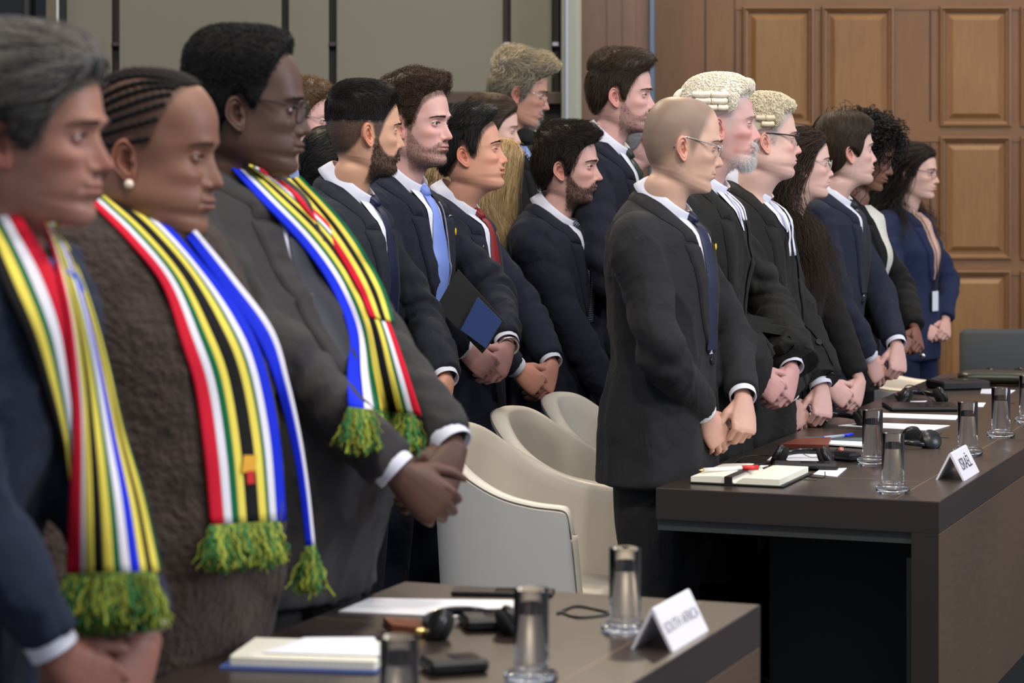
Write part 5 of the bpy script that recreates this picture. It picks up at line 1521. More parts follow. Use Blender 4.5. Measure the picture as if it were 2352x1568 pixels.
def scarf(h, tails, ring=None, label=None):
    root = None; rng = np.random.RandomState(5)
    first = None
    for tl in tails:
        G = press(h, tl['L'], tl['R'], off=tl.get('off', .010), bulge=tl.get('bulge', .004))
        mb = striped(G, tl['s'])
        if first is None:
            first = mb.build('scarf', WOOL, h['root']); par = first
            so = first.modifiers.new('thickness', 'SOLIDIFY'); so.thickness = .004; so.offset = 0
        else:
            o = mb.build('scarf_tail', WOOL, first); so = o.modifiers.new('thickness', 'SOLIDIFY'); so.thickness = .004; so.offset = 0
        if tl.get('fringe'):
            f = MB(); ed = G[-1]; o_, d_ = cam_ray(h, *tl['L'][-1])
            fringe(f, ed[::4], tl['fringe'], tl.get('fn', 420), rng, fwd=-d_*.02+np.array(tl.get('fdir', (0, 0, 0))))
            fringe(f, ed[::4]-d_*.008, tl['fringe']*.9, tl.get('fn', 420)//2, rng, fwd=-d_*.03+np.array(tl.get('fdir', (0, 0, 0))))
            fo = f.build('fringe', WOOL, first)
    if ring:
        Hc, hs = h['Hc'], h['hs']; st = ring['s']; e = np.cumsum([0]+[q[0] for q in st]); e = e/e[-1]
        ph = np.radians(np.linspace(ring.get('a0', 40), ring.get('a1', 320), 60)); mb = MB()
        b = np.array([-.092, 0, -.088])*hs; f = np.array([.030, 0, -.190])*hs; c = (b+f)/2; ax = (f-b)/2; L = np.linalg.norm(ax); ax /= L; up = np.array([-ax[2], 0, ax[0]]); up = up if up[2] > 0 else -up
        for k in range(len(st)):
            rows = []
            for u in np.linspace(e[k], e[k+1], 4):
                rr = ring.get('r', 1.18)+.42*u*ring.get('w', 1); dz = .010-.085*u*ring.get('w', 1)
                rows.append([Hc+c+ax*math.cos(q)*L*rr+np.array([0, math.sin(q)*.064*hs*rr, 0])+up*dz for q in ph])
            mb.grid(rows, col=st[k][1])
        o = mb.build('scarf_neck_loop', WOOL, first); so = o.modifiers.new('thickness', 'SOLIDIFY'); so.thickness = .005; so.offset = 1
    return first

def plate_px(corners, depth, thick, m, name, label, cat, back=None):
    """rigid flat thing given by four photo corners and its real distance"""
    P = np.array([px(x, y, dd) for (x, y), dd in zip(corners, np.broadcast_to(depth, (4,)))]); c = P.mean(0)
    n = unit(np.cross(P[1]-P[0], P[3]-P[0])); n = n if n[1] > 0 else -n
    m1 = MB(); V = np.vstack([P-c, P-c+n*thick]); F = np.array([(0, 1, 2, 3), (7, 6, 5, 4), (0, 4, 5, 1), (1, 5, 6, 2), (2, 6, 7, 3), (3, 7, 4, 0)])
    m1.add(V, F); o = m1.build(name, m, None, smooth=False, loc=c); tag(o, label, cat); return o

# ------------------------------------------------------------------ people
SK_FAIR = s2l(216, 178, 164); SK_PINK = s2l(208, 164, 155); SK_TAN = s2l(206, 158, 130); SK_OLIVE = s2l(208, 164, 140); SK_ASIA = s2l(204, 150, 126)
SK_BR = s2l(128, 90, 72); SK_DK = s2l(86, 62, 52); SK_MED = s2l(160, 114, 97)
LENS = mat('spectacle_lens', (1, 1, 1), .02, trans=1, ior=1.06, spec=.5)
CHARC = cloth('charcoal_wool', 46, 46, 48); NAVYD = cloth('dark_navy_wool', 40, 43, 56); NAVY = cloth('navy_wool', 43, 46, 62); INKW = cloth('ink_wool', 44, 47, 56)
GREYW = cloth('grey_wool', 66, 64, 65); BLACKW = cloth('black_gown', 38, 38, 37, .8); BLUEW = cloth('blue_wool', 42, 51, 82); SLATEN = cloth('slate_navy', 52, 58, 76)
BLKW2 = cloth('black_jacket', 34, 34, 35); BROWNF = vary(mat('brown_boucle', s2l(60, 47, 41), .95, sheen=.08, bump=(75, 1.0, .012)), 30, .8, .55)
T_NAVY = mat('navy_silk', s2l(26, 32, 60), .45); T_BLUE = mat('light_blue_silk', s2l(118, 142, 215), .42, bump=(200, .1, .0005)); T_RED = mat('dark_red_silk', s2l(130, 36, 36), .45); T_GREEN = mat('green_black_silk', s2l(34, 46, 42), .5); T_BLK = mat('black_silk', s2l(30, 32, 42), .5)
def dotted():
    m = mat('dotted_silk', s2l(26, 28, 56), .45); nt = m.node_tree; b = nt.nodes['Principled BSDF']
    uv = nt.nodes.new('ShaderNodeTexCoord'); mp = nt.nodes.new('ShaderNodeMapping'); mp.inputs['Scale'].default_value = (6, 7, 1)
    v = nt.nodes.new('ShaderNodeTexVoronoi'); v.inputs['Scale'].default_value = 1.0; v.inputs['Randomness'].default_value = 0
    r = nt.nodes.new('ShaderNodeValToRGB'); r.color_ramp.elements[0].position = .17; r.color_ramp.elements[0].color = (.7, .72, .85, 1); r.color_ramp.elements[1].position = .22; r.color_ramp.elements[1].color = (*s2l(26, 28, 56), 1)
    nt.links.new(uv.outputs['UV'], mp.inputs['Vector']); nt.links.new(mp.outputs['Vector'], v.inputs['Vector']); nt.links.new(v.outputs['Distance'], r.inputs['Fac']); nt.links.new(r.outputs['Color'], b.inputs['Base Color']); return m
T_DOT = dotted()
H_BLK = (.012, .010, .009); H_BRN = (.045, .026, .015); H_LBRN = (.10, .060, .030); H_GREY = (.085, .080, .080); H_DBRN = (.025, .015, .010)
DARKFR = mat('dark_frame', s2l(30, 30, 34), .35); SILVERF = mat('silver_frame', (.7, .7, .72), .25, 1)
def topthick(side, top, front=0, back=0):
    return lambda P: side+(top-side)*sst(.03, .085, P[:, 2])+front*gs(P[:, 0]-.075, .03)*sst(.06, .09, P[:, 2])+back*gs(P[:, 0]+.09, .04)*sst(-.05, .05, P[:, 2])
def shift(line, dz=0, front=0):
    return [(x, z+dz+(front if x > .04 else 0)) for x, z in line]
def suit(h, m, zb=1.10, shirt=WHITE, tiem=None, button_m=None, lap={}, col={}, tiek={}, nb=1, wt=.050):
    kz = h['kz']; collar(h, shirt, **col); shirt_front(h, shirt, zb*kz, wt=wt)
    lapels(h, m, zb*kz, **lap)
    if tiem: tie(h, tiem, (zb+.012)*kz, **tiek)
    for i in range(nb): button(h, 0.004, (zb-.018-.10*i)*kz, button_m)

# bald man with glasses
h = person(dict(label='bald man in glasses and a charcoal suit at the near corner of the right table', hx=1567, hy=331, d=6.45, hs=1.01, skin=s2l(214, 174, 152), face=(8, 8, 0), gmat=CHARC, hands=(1628, 986), clasp='L', seed=3, folds=.55, belly=.3, flare=.025,
    head=dict(scalp=((.17, .125, .09), .80, [(-.2, -.085), (-.085, -.078), (-.06, -.062), (-.045, -.045), (-.032, -.020), (-.024, .010), (-.012, .020), (.000, .010), (.008, -.020), (.017, -.022), (.026, .01), (.036, .045), (.05, .072), (.07, .100), (.08, .13)]), brow=.6, eye=.75, folds=.25, jaw=.97, lips=.8, nose=1.08, red=.3, soft=.028), a=.062))
suit(h, CHARC, 1.085, tiem=T_NAVY, lap=dict(inner=.054, outer=.112)); glasses(h, STEEL, LENS, zc=-.001, hh=.015, w=.025, rim=True); brows(h, (.10, .07, .05), n=120)
m1 = MB(); m1.ball((0, 0, 0), (.0022, .0055, .009), 6); loc = surf(h, np.array([[0, .062, 1.355*h['kz']]]), .011, 'front')[0]; m1.xf(None, loc); m1.build('yellow_ribbon_pin', mat('yellow_enamel', s2l(240, 200, 40), .35), h['root'])

# first wigged barrister, white goatee
WIGL = [(-.2, -.01), (-.09, -.005), (-.05, .010), (-.03, .020), (.0, .026), (.020, .034), (.030, .055), (.040, .070), (.06, .075), (.12, .078)]
h = person(dict(label='elderly man with a white goatee in a cream barrister wig and black gown', hx=1655, hy=285, d=6.98, skin=SK_PINK, face=(3, 0, 0), gmat=BLACKW, gname='gown', hands=(1782, 895), clasp='R', wrist_r=1.9, flare=.04, hem=.42, seed=11, folds=.7, tmat=BLKW2, bw=1.04,
    head=dict(eye=.62, folds=.8, bags=.9, lines=.5, nose=1.12, hump=.5, red=.8, blotch=.5, jaw=.96, lips=.75, beard=dict(kind='chinbeard', dens=.45, col=(.75, .70, .68)), scalp=((.5, .48, .48), .35, HAIRLINE)), a=.07))
collar(h, WHITE, wing=True, hgt=.044, point=.034); shirt_front(h, WHITE, 1.335*h['kz']); lapels(h, BLACKW, .80*h['kz'], inner=.075, outer=.135, notch=1.36, name='gown_facing')
wig(h, s2l(244, 236, 218), WIGL, loops=3200, loopr=.0015, front=.024, rows=((.080, -.088, .010), (.062, -.082, .006), (.044, -.050, .008)), top=.024, tail=(-.122, .080), frizz=420)
beard(h, 'goatee', (.95, .94, .92), n=2600, length=.014, rad=.00035, puff=.3, d0=(.3, 0, -.7)); beard(h, 'chinbeard', (.9, .88, .86), n=700, length=.006, rad=.0003); brows(h, (.45, .42, .40), n=110)
def bands(h, z0=1.43, L=.135, w=.022):
    for sd in (-1, 1):
        G = np.zeros((12, 5, 3))
        for i, t in enumerate(np.linspace(0, 1, 12)):
            for j, u in enumerate(np.linspace(-1, 1, 5)): G[i, j] = (0, sd*(.013+.012*t)+u*w*.5*(.7+.5*t), (z0-L*t)*h['kz'])
        G = surf(h, G, .014, 'front'); m1 = MB(); m1.grid(G); o = m1.build('neck_band', WHITE, h['root']); s_ = o.modifiers.new('t', 'SOLIDIFY'); s_.thickness = .0015
bands(h, L=.07, w=.018)

# second wigged barrister, glasses
h = person(dict(label='man in a knotted barrister wig, dark-framed glasses and a black gown', hx=1757, hy=319, d=7.55, skin=SK_FAIR, face=(5, 0, 0), gmat=BLACKW, gname='gown', hands=(1792, 950), clasp='L', wrist_r=1.7, flare=.08, hem=.42, seed=12, folds=.7, tmat=BLKW2, bw=1.05, belly=.9,
    head=dict(eye=.7, folds=.5, fat=.9, jaw=1.05, w=1.03, red=.7, nose=1.05, lips=.6, bags=.7, scalp=((.40, .37, .34), .6, HAIRLINE)), a=.07))
collar(h, WHITE, hgt=.046, point=.036); shirt_front(h, WHITE, 1.345*h['kz']); lapels(h, BLACKW, .80*h['kz'], inner=.075, outer=.135, notch=1.36, name='gown_facing'); bands(h, L=.155, w=.016)
wig(h, s2l(222, 210, 184), WIGL, loops=2600, loopr=.0036, rows=((.062, -.045, .012), (.044, -.030, .010)), front=.020, tail=None, top=.020)
glasses(h, DARKFR, LENS, zc=.002, hh=.019, w=.026, thick=.0012, temple=.0022); brows(h, (.20, .17, .15), n=150); buzz(h, HAIRLINE, (.35, .33, .31), n=1500, length=.006, dens=lambda P: (P[:, 2] < .03)*1.0)
for zz in (1.02, .93):
    button(h, .03, zz*h['kz'], None, .011)

# woman with long dark hair and glasses
h = person(dict(label='woman with very long dark brown hair and thin metal glasses in a black gown', hx=1843, hy=376, d=8.1, hs=.93, sex='f', skin=SK_FAIR, face=(5, 0, 0), gmat=BLKW2, gname='jacket', hands=(1944, 915), clasp='R', seed=13, folds=.5, cuff=False, a=.075,
    head=dict(sex='f', eye=.85, folds=.1, nose=.95, lips=1.05, jaw=.95, w=.98, red=.35, scalp=(H_DBRN, .8, shift(HAIRLINE, 0, -.004)))))
long_hair(h, shift(HAIRLINE, .002), (.022, .013, .009), n=3000, length=.50, steps=22, rad=.0008, wave=.006, wlen=.13, hi=((.16, .085, .045), .7), back=.55, fallx=.30, cap=.009, height=.020, name='long_hair'); glasses(h, SILVERF, LENS, zc=-.002, hh=.018, w=.025, thick=.0007, temple=.0012); brows(h, H_DBRN, n=150)
DRESSP = mat('patterned_dress', s2l(60, 70, 110), .7); nt = DRESSP.node_tree; w_ = nt.nodes.new('ShaderNodeTexWave'); w_.inputs['Scale'].default_value = 26; w_.inputs['Distortion'].default_value = 9; w_.inputs['Detail Scale'].default_value = 2; w_.wave_type = 'BANDS'; w_.bands_direction = 'DIAGONAL'
r_ = nt.nodes.new('ShaderNodeValToRGB'); r_.color_ramp.elements[0].position = .62; r_.color_ramp.elements[0].color = (*s2l(26, 28, 48), 1); r_.color_ramp.elements[1].position = .7; r_.color_ramp.elements[1].color = (.6, .65, .8, 1); tc_ = nt.nodes.new('ShaderNodeTexCoord'); nt.links.new(tc_.outputs['Object'], w_.inputs['Vector']); nt.links.new(w_.outputs['Fac'], r_.inputs['Fac']); nt.links.new(r_.outputs['Color'], nt.nodes['Principled BSDF'].inputs['Base Color'])
m1 = MB(); th = np.linspace(0, 2*PI, 40, endpoint=False)
m1.grid([[((.128+.02*t)*math.cos(q)*(1+.05*math.sin(7*q)*t), (.178+.03*t)*math.sin(q)*(1+.05*math.sin(7*q)*t), z) for q in th] for t, z in zip(np.linspace(0, 1, 12), np.linspace(.95, .45, 12))], closed=True, cap0=True, cap1=True); m1.build('patterned_dress', DRESSP, h['root'])
m1 = MB(); m1.ball(h['Cc']+np.array([.045, .01, -.045]), .0045, 6); m1.build('ring', STEEL, h['root'])

# brown haired man in a navy suit, right side
PL = [(-.2, -.085), (-.085, -.085), (-.06, -.075), (-.045, -.06), (-.03, -.045), (-.018, -.005), (-.004, -.002), (.008, -.010), (.018, -.022), (.026, -.008), (.036, .020), (.048, .040), (.06, .052), (.075, .056), (.12, .058)]
h = person(dict(label='young man with straight brown hair over his ear in a navy suit', hx=1943, hy=346, d=8.65, skin=SK_FAIR, face=(12, -3, 0), gmat=NAVY, hands=(2030, 848), clasp='L', seed=14, folds=.6, a=.07,
    head=dict(eye=.9, jaw=.98, red=.3, nose=.95, lips=1.15, chin=.3, scalp=(H_BRN, .8, PL), beard=dict(kind='full', dens=.10, col=(.08, .05, .04)))))
suit(h, NAVY, 1.12, tiem=T_BLK); hair(h, PL, (.040, .024, .015), topthick(.012, .020, .004), 'bowl', n=4200, length=.055, lift=.004, jitter=.12, rad=.0006, hi=((.16, .11, .06), .5)); brows(h, H_BRN)

# woman with black curls
h = person(dict(label='woman with voluminous black curls looking down, black jacket over a cream blouse', hx=1992, hy=357, d=9.1, hs=.98, sex='f', skin=SK_BR, face=(-18, 17, 0), gmat=BLKW2, gname='jacket', hands=(2096, 795), clasp='F', seed=15, cuff=False, a=.09,
    head=dict(sex='f', eye=.18, lips=1.5, nosew=1.15, folds=.1, jaw=.95, red=.2, lipc=s2l(110, 62, 60), scalp=(H_BLK, .9, shift(HAIRLINE, 0, .01)))))
CREAMB = mat('cream_blouse', s2l(214, 212, 200), .6); shirt_front(h, CREAMB, 1.06*h['kz'], wt=.085); lapels(h, BLKW2, 1.05*h['kz'], inner=.088, outer=.13)
curls_mass(h, (.010, .008, .008), n=1500, line=shift(HAIRLINE, 0, .006), rmin=.02, rmax=.075, drop=.14, len_=.1)
brows(h, H_BLK); m1 = MB(); m1.ball(h['Cc']+np.array([.03, -.03, -.03]), (.011, .008, .008), 8); m1.build('ring', STEEL, h['root'])

# woman in blue suit at the far end
h = person(dict(label='woman in a bright navy trouser suit and lanyard, farthest right by the panelling', hx=2104, hy=396, d=10.9, hs=.95, sex='f', skin=SK_FAIR, face=(-25, 3, 0), gmat=BLUEW, hands=(2150, 768), clasp='F', seed=16, cuff=False, a=.04, yaw=-35,
    head=dict(sex='f', eye=.9, lips=1.1, folds=.15, jaw=.95, scalp=(H_BLK, .8, shift(HAIRLINE, 0, 0)))))
VSK = mat('neckline_skin', SK_FAIR, .5, sss=.1); lapels(h, BLUEW, 1.12*h['kz'], inner=.055, outer=.105); shirt_front(h, VSK, 1.13*h['kz'], wt=.05)
long_hair(h, shift(HAIRLINE, .002), (.020, .013, .010), n=1500, length=.36, steps=14, rad=.0014, wave=.010, wlen=.10, back=.5, cap=.014, height=.03, name='long_hair'); glasses(h, DARKFR, LENS, thick=.0007, temple=.0012); brows(h, H_BLK)
def lanyard(h, pts, m, w=.007, name='lanyard', card=None, off=.012):
    G = []
    P = crom(np.array(pts, float), 30)
    for y, z in P: G.append([(0, y-w/2, z*h['kz']), (0, y+w/2, z*h['kz'])])
    S = surf(h, np.array(G), off, 'front'); m1 = MB(); m1.grid(S); o = m1.build(name, m, h['root']); s_ = o.modifiers.new('t', 'SOLIDIFY'); s_.thickness = .0015
    if card:
        c = S[-1].mean(0); m2 = MB(); m2.box(c+np.array([.004, 0, -.045]), (.003, .055, .085), bev=.001); k = m2.build('badge_card', card, o, smooth=False)
    return o
LANB = mat('black_ribbon', (.015, .015, .018), .6)
lanyard(h, [(.05, 1.42), (.03, 1.30), (.012, 1.18), (.0, 1.08)], LANB, card=WHITE); lanyard(h, [(-.05, 1.42), (-.03, 1.30), (-.012, 1.18), (.0, 1.08)], LANB)

# second row -------------------------------------------------------
UND = [(-.2, -.085), (-.085, -.078), (-.06, -.062), (-.045, -.045), (-.032, -.020), (-.024, .010), (-.012, .020), (.000, .010), (.008, -.022), (.018, -.026), (.026, .0), (.036, .026), (.046, .044), (.058, .056), (.068, .066), (.078, .072), (.12, .076)]
h = person(dict(label='bearded black haired man with faded sides, left of the curly haired man', hx=838, hy=299, d=6.55, hs=.98, skin=SK_TAN, face=(20, 2, 0), gmat=INKW, hands=(985, 925), clasp='R', seed=21, folds=.6, a=.055, yaw=-14,
    head=dict(eye=.9, jaw=1.0, nose=1.1, hump=.3, red=.2, soft=.012, scalp=(H_BLK, .86, UND), beard=dict(kind='full', dens=.78, col=(.022, .016, .012)))))
suit(h, INKW, 1.09, tiem=T_NAVY, lap=dict(inner=.054, outer=.115))
hair(h, [(x, max(z, .020)) for x, z in shift(UND, .0)], H_BLK, topthick(.003, .015, .003), 'fwd', n=4600, length=.030, lift=.004, tipout=.004, jitter=.3, soft=.045, hi=((.06, .05, .035), .4))
buzz(h, UND, H_BLK, n=6500, length=.0035, rad=.00018); beard(h, 'full', H_BLK, n=3200, length=.006, rad=.00034); brows(h, H_BLK, n=240)

h = person(dict(label='tall curly haired man with stubble and a light blue tie, holding a black folder', hx=958, hy=282, d=7.05, skin=SK_PINK, face=(-25, 2, 0), gmat=NAVYD, hands=(1128, 838), clasp='R', seed=22, folds=.75, a=.05, yaw=-25, hfwd=.27,
    head=dict(eye=.95, jaw=1.06, nose=1.05, brow=.8, lips=.95, red=.45, chin=.4, scalp=(H_BRN, .7, shift(UND, 0, .006)), beard=dict(kind='full', dens=.45, col=(.10, .055, .035)))))
suit(h, NAVYD, 1.12, tiem=T_BLUE, lap=dict(inner=.056, outer=.118), tiek=dict(w=.043))
hair(h, shift(UND, .018, .008), (.050, .028, .016), topthick(.006, .026, .012, .004), 'quiff', n=2600, length=.040, lift=.010, tipout=.006, curl=1.7, curlr=.0042, jitter=.5, rad=.0006, lumps=.4, lscale=70, hi=((.16, .09, .045), .5))
buzz(h, UND, (.04, .025, .016), n=4200, length=.006, rad=.0003); beard(h, 'full', (.10, .06, .04), n=3600, length=.0032, rad=.00026); brows(h, (.045, .028, .018), n=260)
lanyard(h, [(.045, 1.40), (.034, 1.30), (.022, 1.20), (.012, 1.14)], mat('grey_ribbon', s2l(120, 124, 140), .5), w=.008)
for (yy, zz, mm, sz, nm) in ((.085, 1.365, STEEL, (.0015, .012, .004), 'silver_pin'), (.098, 1.325, mat('yellow_ribbon', s2l(225, 190, 40), .4), (.002, .0045, .011), 'yellow_ribbon_pin')):
    loc = surf(h, np.array([[0, yy, zz*h['kz']]]), .012, 'front')[0]; m1 = MB(); m1.ball(loc, sz, 6); m1.build(nm, mm, h['root'])
# watch on the far wrist
S_, E_, W_ = h['arms']['l']; fd = unit(W_-E_); m1 = MB(); A_ = unit(np.cross([0, 1, 0], fd)); B_ = np.cross(fd, A_); t = np.linspace(0, 2*PI, 25)
m1.tube([W_+fd*.006+A_*math.cos(q)*.0285+B_*math.sin(q)*.0285 for q in t], .0035, n=6, caps=False, flat=2.0); m1.build('wristwatch', STEEL, h['root'])
FOLD = mat('black_folder_board', s2l(34, 34, 36), .55)
plate_px([(1052, 618), (1162, 742), (1108, 812), (1002, 704)], 6.78, .014, FOLD, 'folder', 'black folder held against the chest of the man in the light blue tie', 'folder')
plate_px([(1097, 682), (1153, 738), (1116, 800), (1058, 757)], 6.74, .014, mat('blue_notebook_cover', s2l(44, 66, 122), .5), 'notebook', 'dark blue notebook held in front of the black folder', 'notebook')

h = person(dict(label='smiling black haired man in a navy suit and dark red tie', hx=1082, hy=349, d=7.55, skin=SK_ASIA, face=(-6, -6, 0), gmat=NAVY, hands=(1226, 880), clasp='R', seed=23, folds=.55, a=.035, yaw=-17, hfwd=.24,
    head=dict(eye=.30, jaw=1.05, w=1.04, fat=.35, nose=.86, nosew=1.12, lips=1.15, open=.55, smile=1.0, cheek=1, red=.4, brow=-.3, scalp=(H_BLK, .75, UND))))
suit(h, NAVY, 1.09, tiem=T_RED, lap=dict(inner=.058, outer=.120), tiek=dict(w=.034), nb=2)
hair(h, shift(UND, .016), H_BLK, topthick(.005, .020, .006), 'spike', n=4200, length=.042, lift=.010, tipout=.012, jitter=.35, hi=((.05, .045, .04), .4)); buzz(h, UND, H_BLK, n=3800, length=.006, rad=.00032); brows(h, H_BLK, n=240, z0=.020)
loc = surf(h, np.array([[0, -.085, 1.335*h['kz']]]), .012, 'front')[0]; m1 = MB(); m1.ball(loc, (.002, .006, .006), 6); m1.build('round_lapel_pin', STEEL, h['root'])

h = person(dict(label='dark haired man with a short beard and white-dotted navy tie, behind the bald man', hx=1306, hy=383, d=8.0, hs=.99, skin=SK_PINK, face=(-12, 0, 0), gmat=NAVYD, hands=(1450, 960), clasp='L', seed=24, folds=.6, a=.05, yaw=-18,
    head=dict(eye=.9, nose=1.05, jaw=.97, red=.35, brow=.5, scalp=(H_BLK, .8, UND), beard=dict(kind='full', dens=.65, col=(.03, .02, .016)))))
suit(h, NAVYD, 1.10, tiem=T_DOT, lap=dict(inner=.060, outer=.118), wt=.058)
hair(h, UND, (.016, .012, .010), topthick(.009, .024, .012), 'fwd', n=4200, length=.05, lift=.012, tipout=.008, jitter=.45, lumps=.3, hi=((.07, .045, .03), .5)); beard(h, 'full', (.022, .015, .012), n=3400, length=.007, rad=.00032); brows(h, H_BLK, n=280)

h = person(dict(label='tallest man, cropped brown hair and dark green tie, standing behind the bald man', hx=1428, hy=216, d=8.2, hs=1.02, skin=SK_PINK, face=(-8, 3, 0), gmat=NAVYD, clasp='L', seed=25, folds=.6, a=.06, yaw=-16,
    head=dict(eye=.7, nose=1.12, jaw=.97, fore=.4, brow=.7, red=.35, folds=.4, lines=.5, scalp=(H_BRN, .8, UND), beard=dict(kind='full', dens=.35, col=(.06, .04, .03)))))
suit(h, NAVYD, 1.10, tiem=T_GREEN, lap=dict(inner=.052, outer=.112))
hair(h, shift(UND, .004), (.040, .024, .014), topthick(.007, .024, .014), 'spike', n=4200, length=.034, lift=.010, tipout=.007, jitter=.4, hi=((.15, .10, .05), .6)); beard(h, 'full', (.05, .035, .03), n=2400, length=.003, rad=.00028); brows(h, (.03, .02, .015), n=260)

# back row -----------------------------------------------------------
h = person(dict(label='grey-blond wavy haired man in thin glasses with black headphones round his neck, rear row', hx=1196, hy=212, d=9.1, skin=SK_MED, face=(0, 12, 0), gmat=BLKW2, seed=31, a=.06, yaw=-18,
    head=dict(eye=.6, nose=1.15, hump=.6, folds=.7, bags=.8, red=.4, lines=.4, skin=s2l(186, 140, 122), scalp=(H_GREY, .8, UND), beard=dict(kind='goatee', dens=.5, col=(.3, .28, .27)))))
suit(h, BLKW2, 1.10, shirt=BLUESHIRT, tiem=None)
hair(h, UND, (.20, .18, .14), topthick(.008, .034, .020), 'quiff', n=3200, length=.06, lift=.014, tipout=.006, curl=.9, curlr=.006, jitter=.4, lumps=.35, hi=((.90, .74, .46), 1.3)); glasses(h, STEEL, LENS, zc=-.010, thick=.0007, temple=.0012); beard(h, 'goatee', (.45, .43, .42), n=900, length=.008); brows(h, (.10, .09, .08))
t = empty('headphones', (0, 0, 0)); t.parent = h['root']
for sd in (-1, 1):
    c = h['Hc']+np.array([.035, sd*.062, -.165]); m1 = MB(); R_ = rotm(sd*60, 50, 0); m1.lathe([(.0001, -.014), (.026, -.014), (.034, -.006), (.034, .008), (.028, .014), (.0001, .014)], n=22); m1.xf(R_, c); m1.build('ear_cup', BLACKPL, t)
    m1 = MB(); m1.ball((0, 0, 0), (.034, .034, .014), 8); m1.xf(R_, c+R_@np.array([0, 0, .013])); m1.build('ear_pad', SPONGE, t)
m1 = MB(); m1.tube(crom([h['Hc']+np.array(q) for q in ((.02, -.075, -.155), (-.05, -.088, -.115), (-.118, -.05, -.095), (-.128, 0, -.090), (-.118, .05, -.095), (-.05, .088, -.115), (.02, .075, -.155))], 30), .006, n=8); m1.build('headband', BLACKPL, t)
BRAID = mat('braided_cord', s2l(92, 88, 78), .7); m1 = MB(); P = surf(h, np.array([[(0, -.060+.05*u, (1.43-.30*u)*h['kz'])] for u in np.linspace(0, 1, 46)]), .012, 'front')[:, 0]
for i, q in enumerate(P): m1.ball(q+np.array([0, .004*(-1)**i, 0]), (.006, .007, .0055), 5)
m1.build('braided_lanyard', BRAID, h['root'])

h = person(dict(label='person with auburn curls and a blue lanyard, half hidden behind the man in grey', hx=692, hy=274, d=8.1, skin=SK_PINK, face=(-5, 5, 0), gmat=SLATEN, seed=32, a=.06, yaw=-28,
    head=dict(eye=.5, nose=.9, red=.5, scalp=((.10, .05, .025), .8, UND))))
suit(h, SLATEN, 1.10, shirt=BLUESHIRT, tiem=mat('pale_blue_tie', s2l(120, 150, 200), .5))
hair(h, UND, (.13, .075, .035), topthick(.008, .018, .008), 'side', n=2600, length=.035, lift=.008, tipout=.005, curl=1.4, curlr=.004, jitter=.5, hi=((.32, .20, .10), .6)); glasses(h, STEEL, LENS, thick=.0007)
lanyard(h, [(-.075, 1.43), (-.06, 1.36), (-.035, 1.25), (-.01, 1.15)], mat('blue_ribbon', s2l(40, 80, 160), .6), w=.018)

h = person(dict(label='brown haired woman in the rear row, only her profile showing beside the headphones man', hx=1131, hy=297, d=8.9, hs=.95, sex='f', skin=SK_FAIR, face=(0, 6, 0), gmat=BLKW2, gname='jacket', seed=33, a=.05, clasp='L',
    head=dict(sex='f', eye=.3, scalp=(H_BRN, .7, HAIRLINE))))
hair(h, HAIRLINE, (.055, .030, .018), topthick(.012, .014, 0, .01), 'back', n=2500, length=.06, jitter=.12); brows(h, H_BRN, n=120)

h = person(dict(label='woman with long straight blonde hair hiding her face, in front of the headphones man', hx=1146, hy=392, d=8.15, hs=.86, sex='f', skin=SK_FAIR, face=(52, 6, 0), gmat=BLKW2, gname='jacket', seed=34, a=.03, yaw=-5, clasp='L',
    head=dict(sex='f', eye=.5, scalp=((.30, .20, .10), .8, HAIRLINE))))
long_hair(h, shift(HAIRLINE, .0, -.004), (.62, .42, .20), n=3200, length=.27, steps=13, rad=.0007, wave=.001, hi=((.95, .80, .52), .8), back=.20, cap=.005, height=.012, name='long_blonde_hair', jitter=.05)

h = person(dict(label='grey haired person facing away, one ear showing under the tallest man\'s chin', hx=1462, hy=312, d=9.6, skin=SK_PINK, face=(35, 0, 0), gmat=INKW, seed=35, a=.05, head=dict(red=.6, scalp=(H_GREY, .8, UND))))
hair(h, UND, (.30, .30, .31), topthick(.006, .010), 'back', n=1500, length=.03); collar(h, BLUESHIRT)
h = person(dict(label='dark haired person hidden behind the curly haired man and the man in the red tie', hx=1012, hy=398, d=8.5, hs=.95, skin=SK_OLIVE, face=(10, 5, 0), gmat=BLKW2, gname='jacket', seed=36, a=.05, sex='f', head=dict(sex='f', scalp=(H_BLK, .9, HAIRLINE))))
long_hair(h, HAIRLINE, (.014, .011, .010), n=1100, length=.28, steps=10, rad=.0014, wave=.003, back=.5, cap=.014, name='long_hair')
h = person(dict(label='black haired person mostly hidden between the auburn curls and the bearded man', hx=768, hy=388, d=7.7, hs=.95, skin=SK_OLIVE, face=(25, 5, 0), gmat=BLKW2, gname='jacket', seed=37, a=.05, sex='f', head=dict(sex='f', scalp=(H_BLK, .9, HAIRLINE))))
hair(h, HAIRLINE, H_BLK, topthick(.014, .018), 'back', n=1200, length=.05)

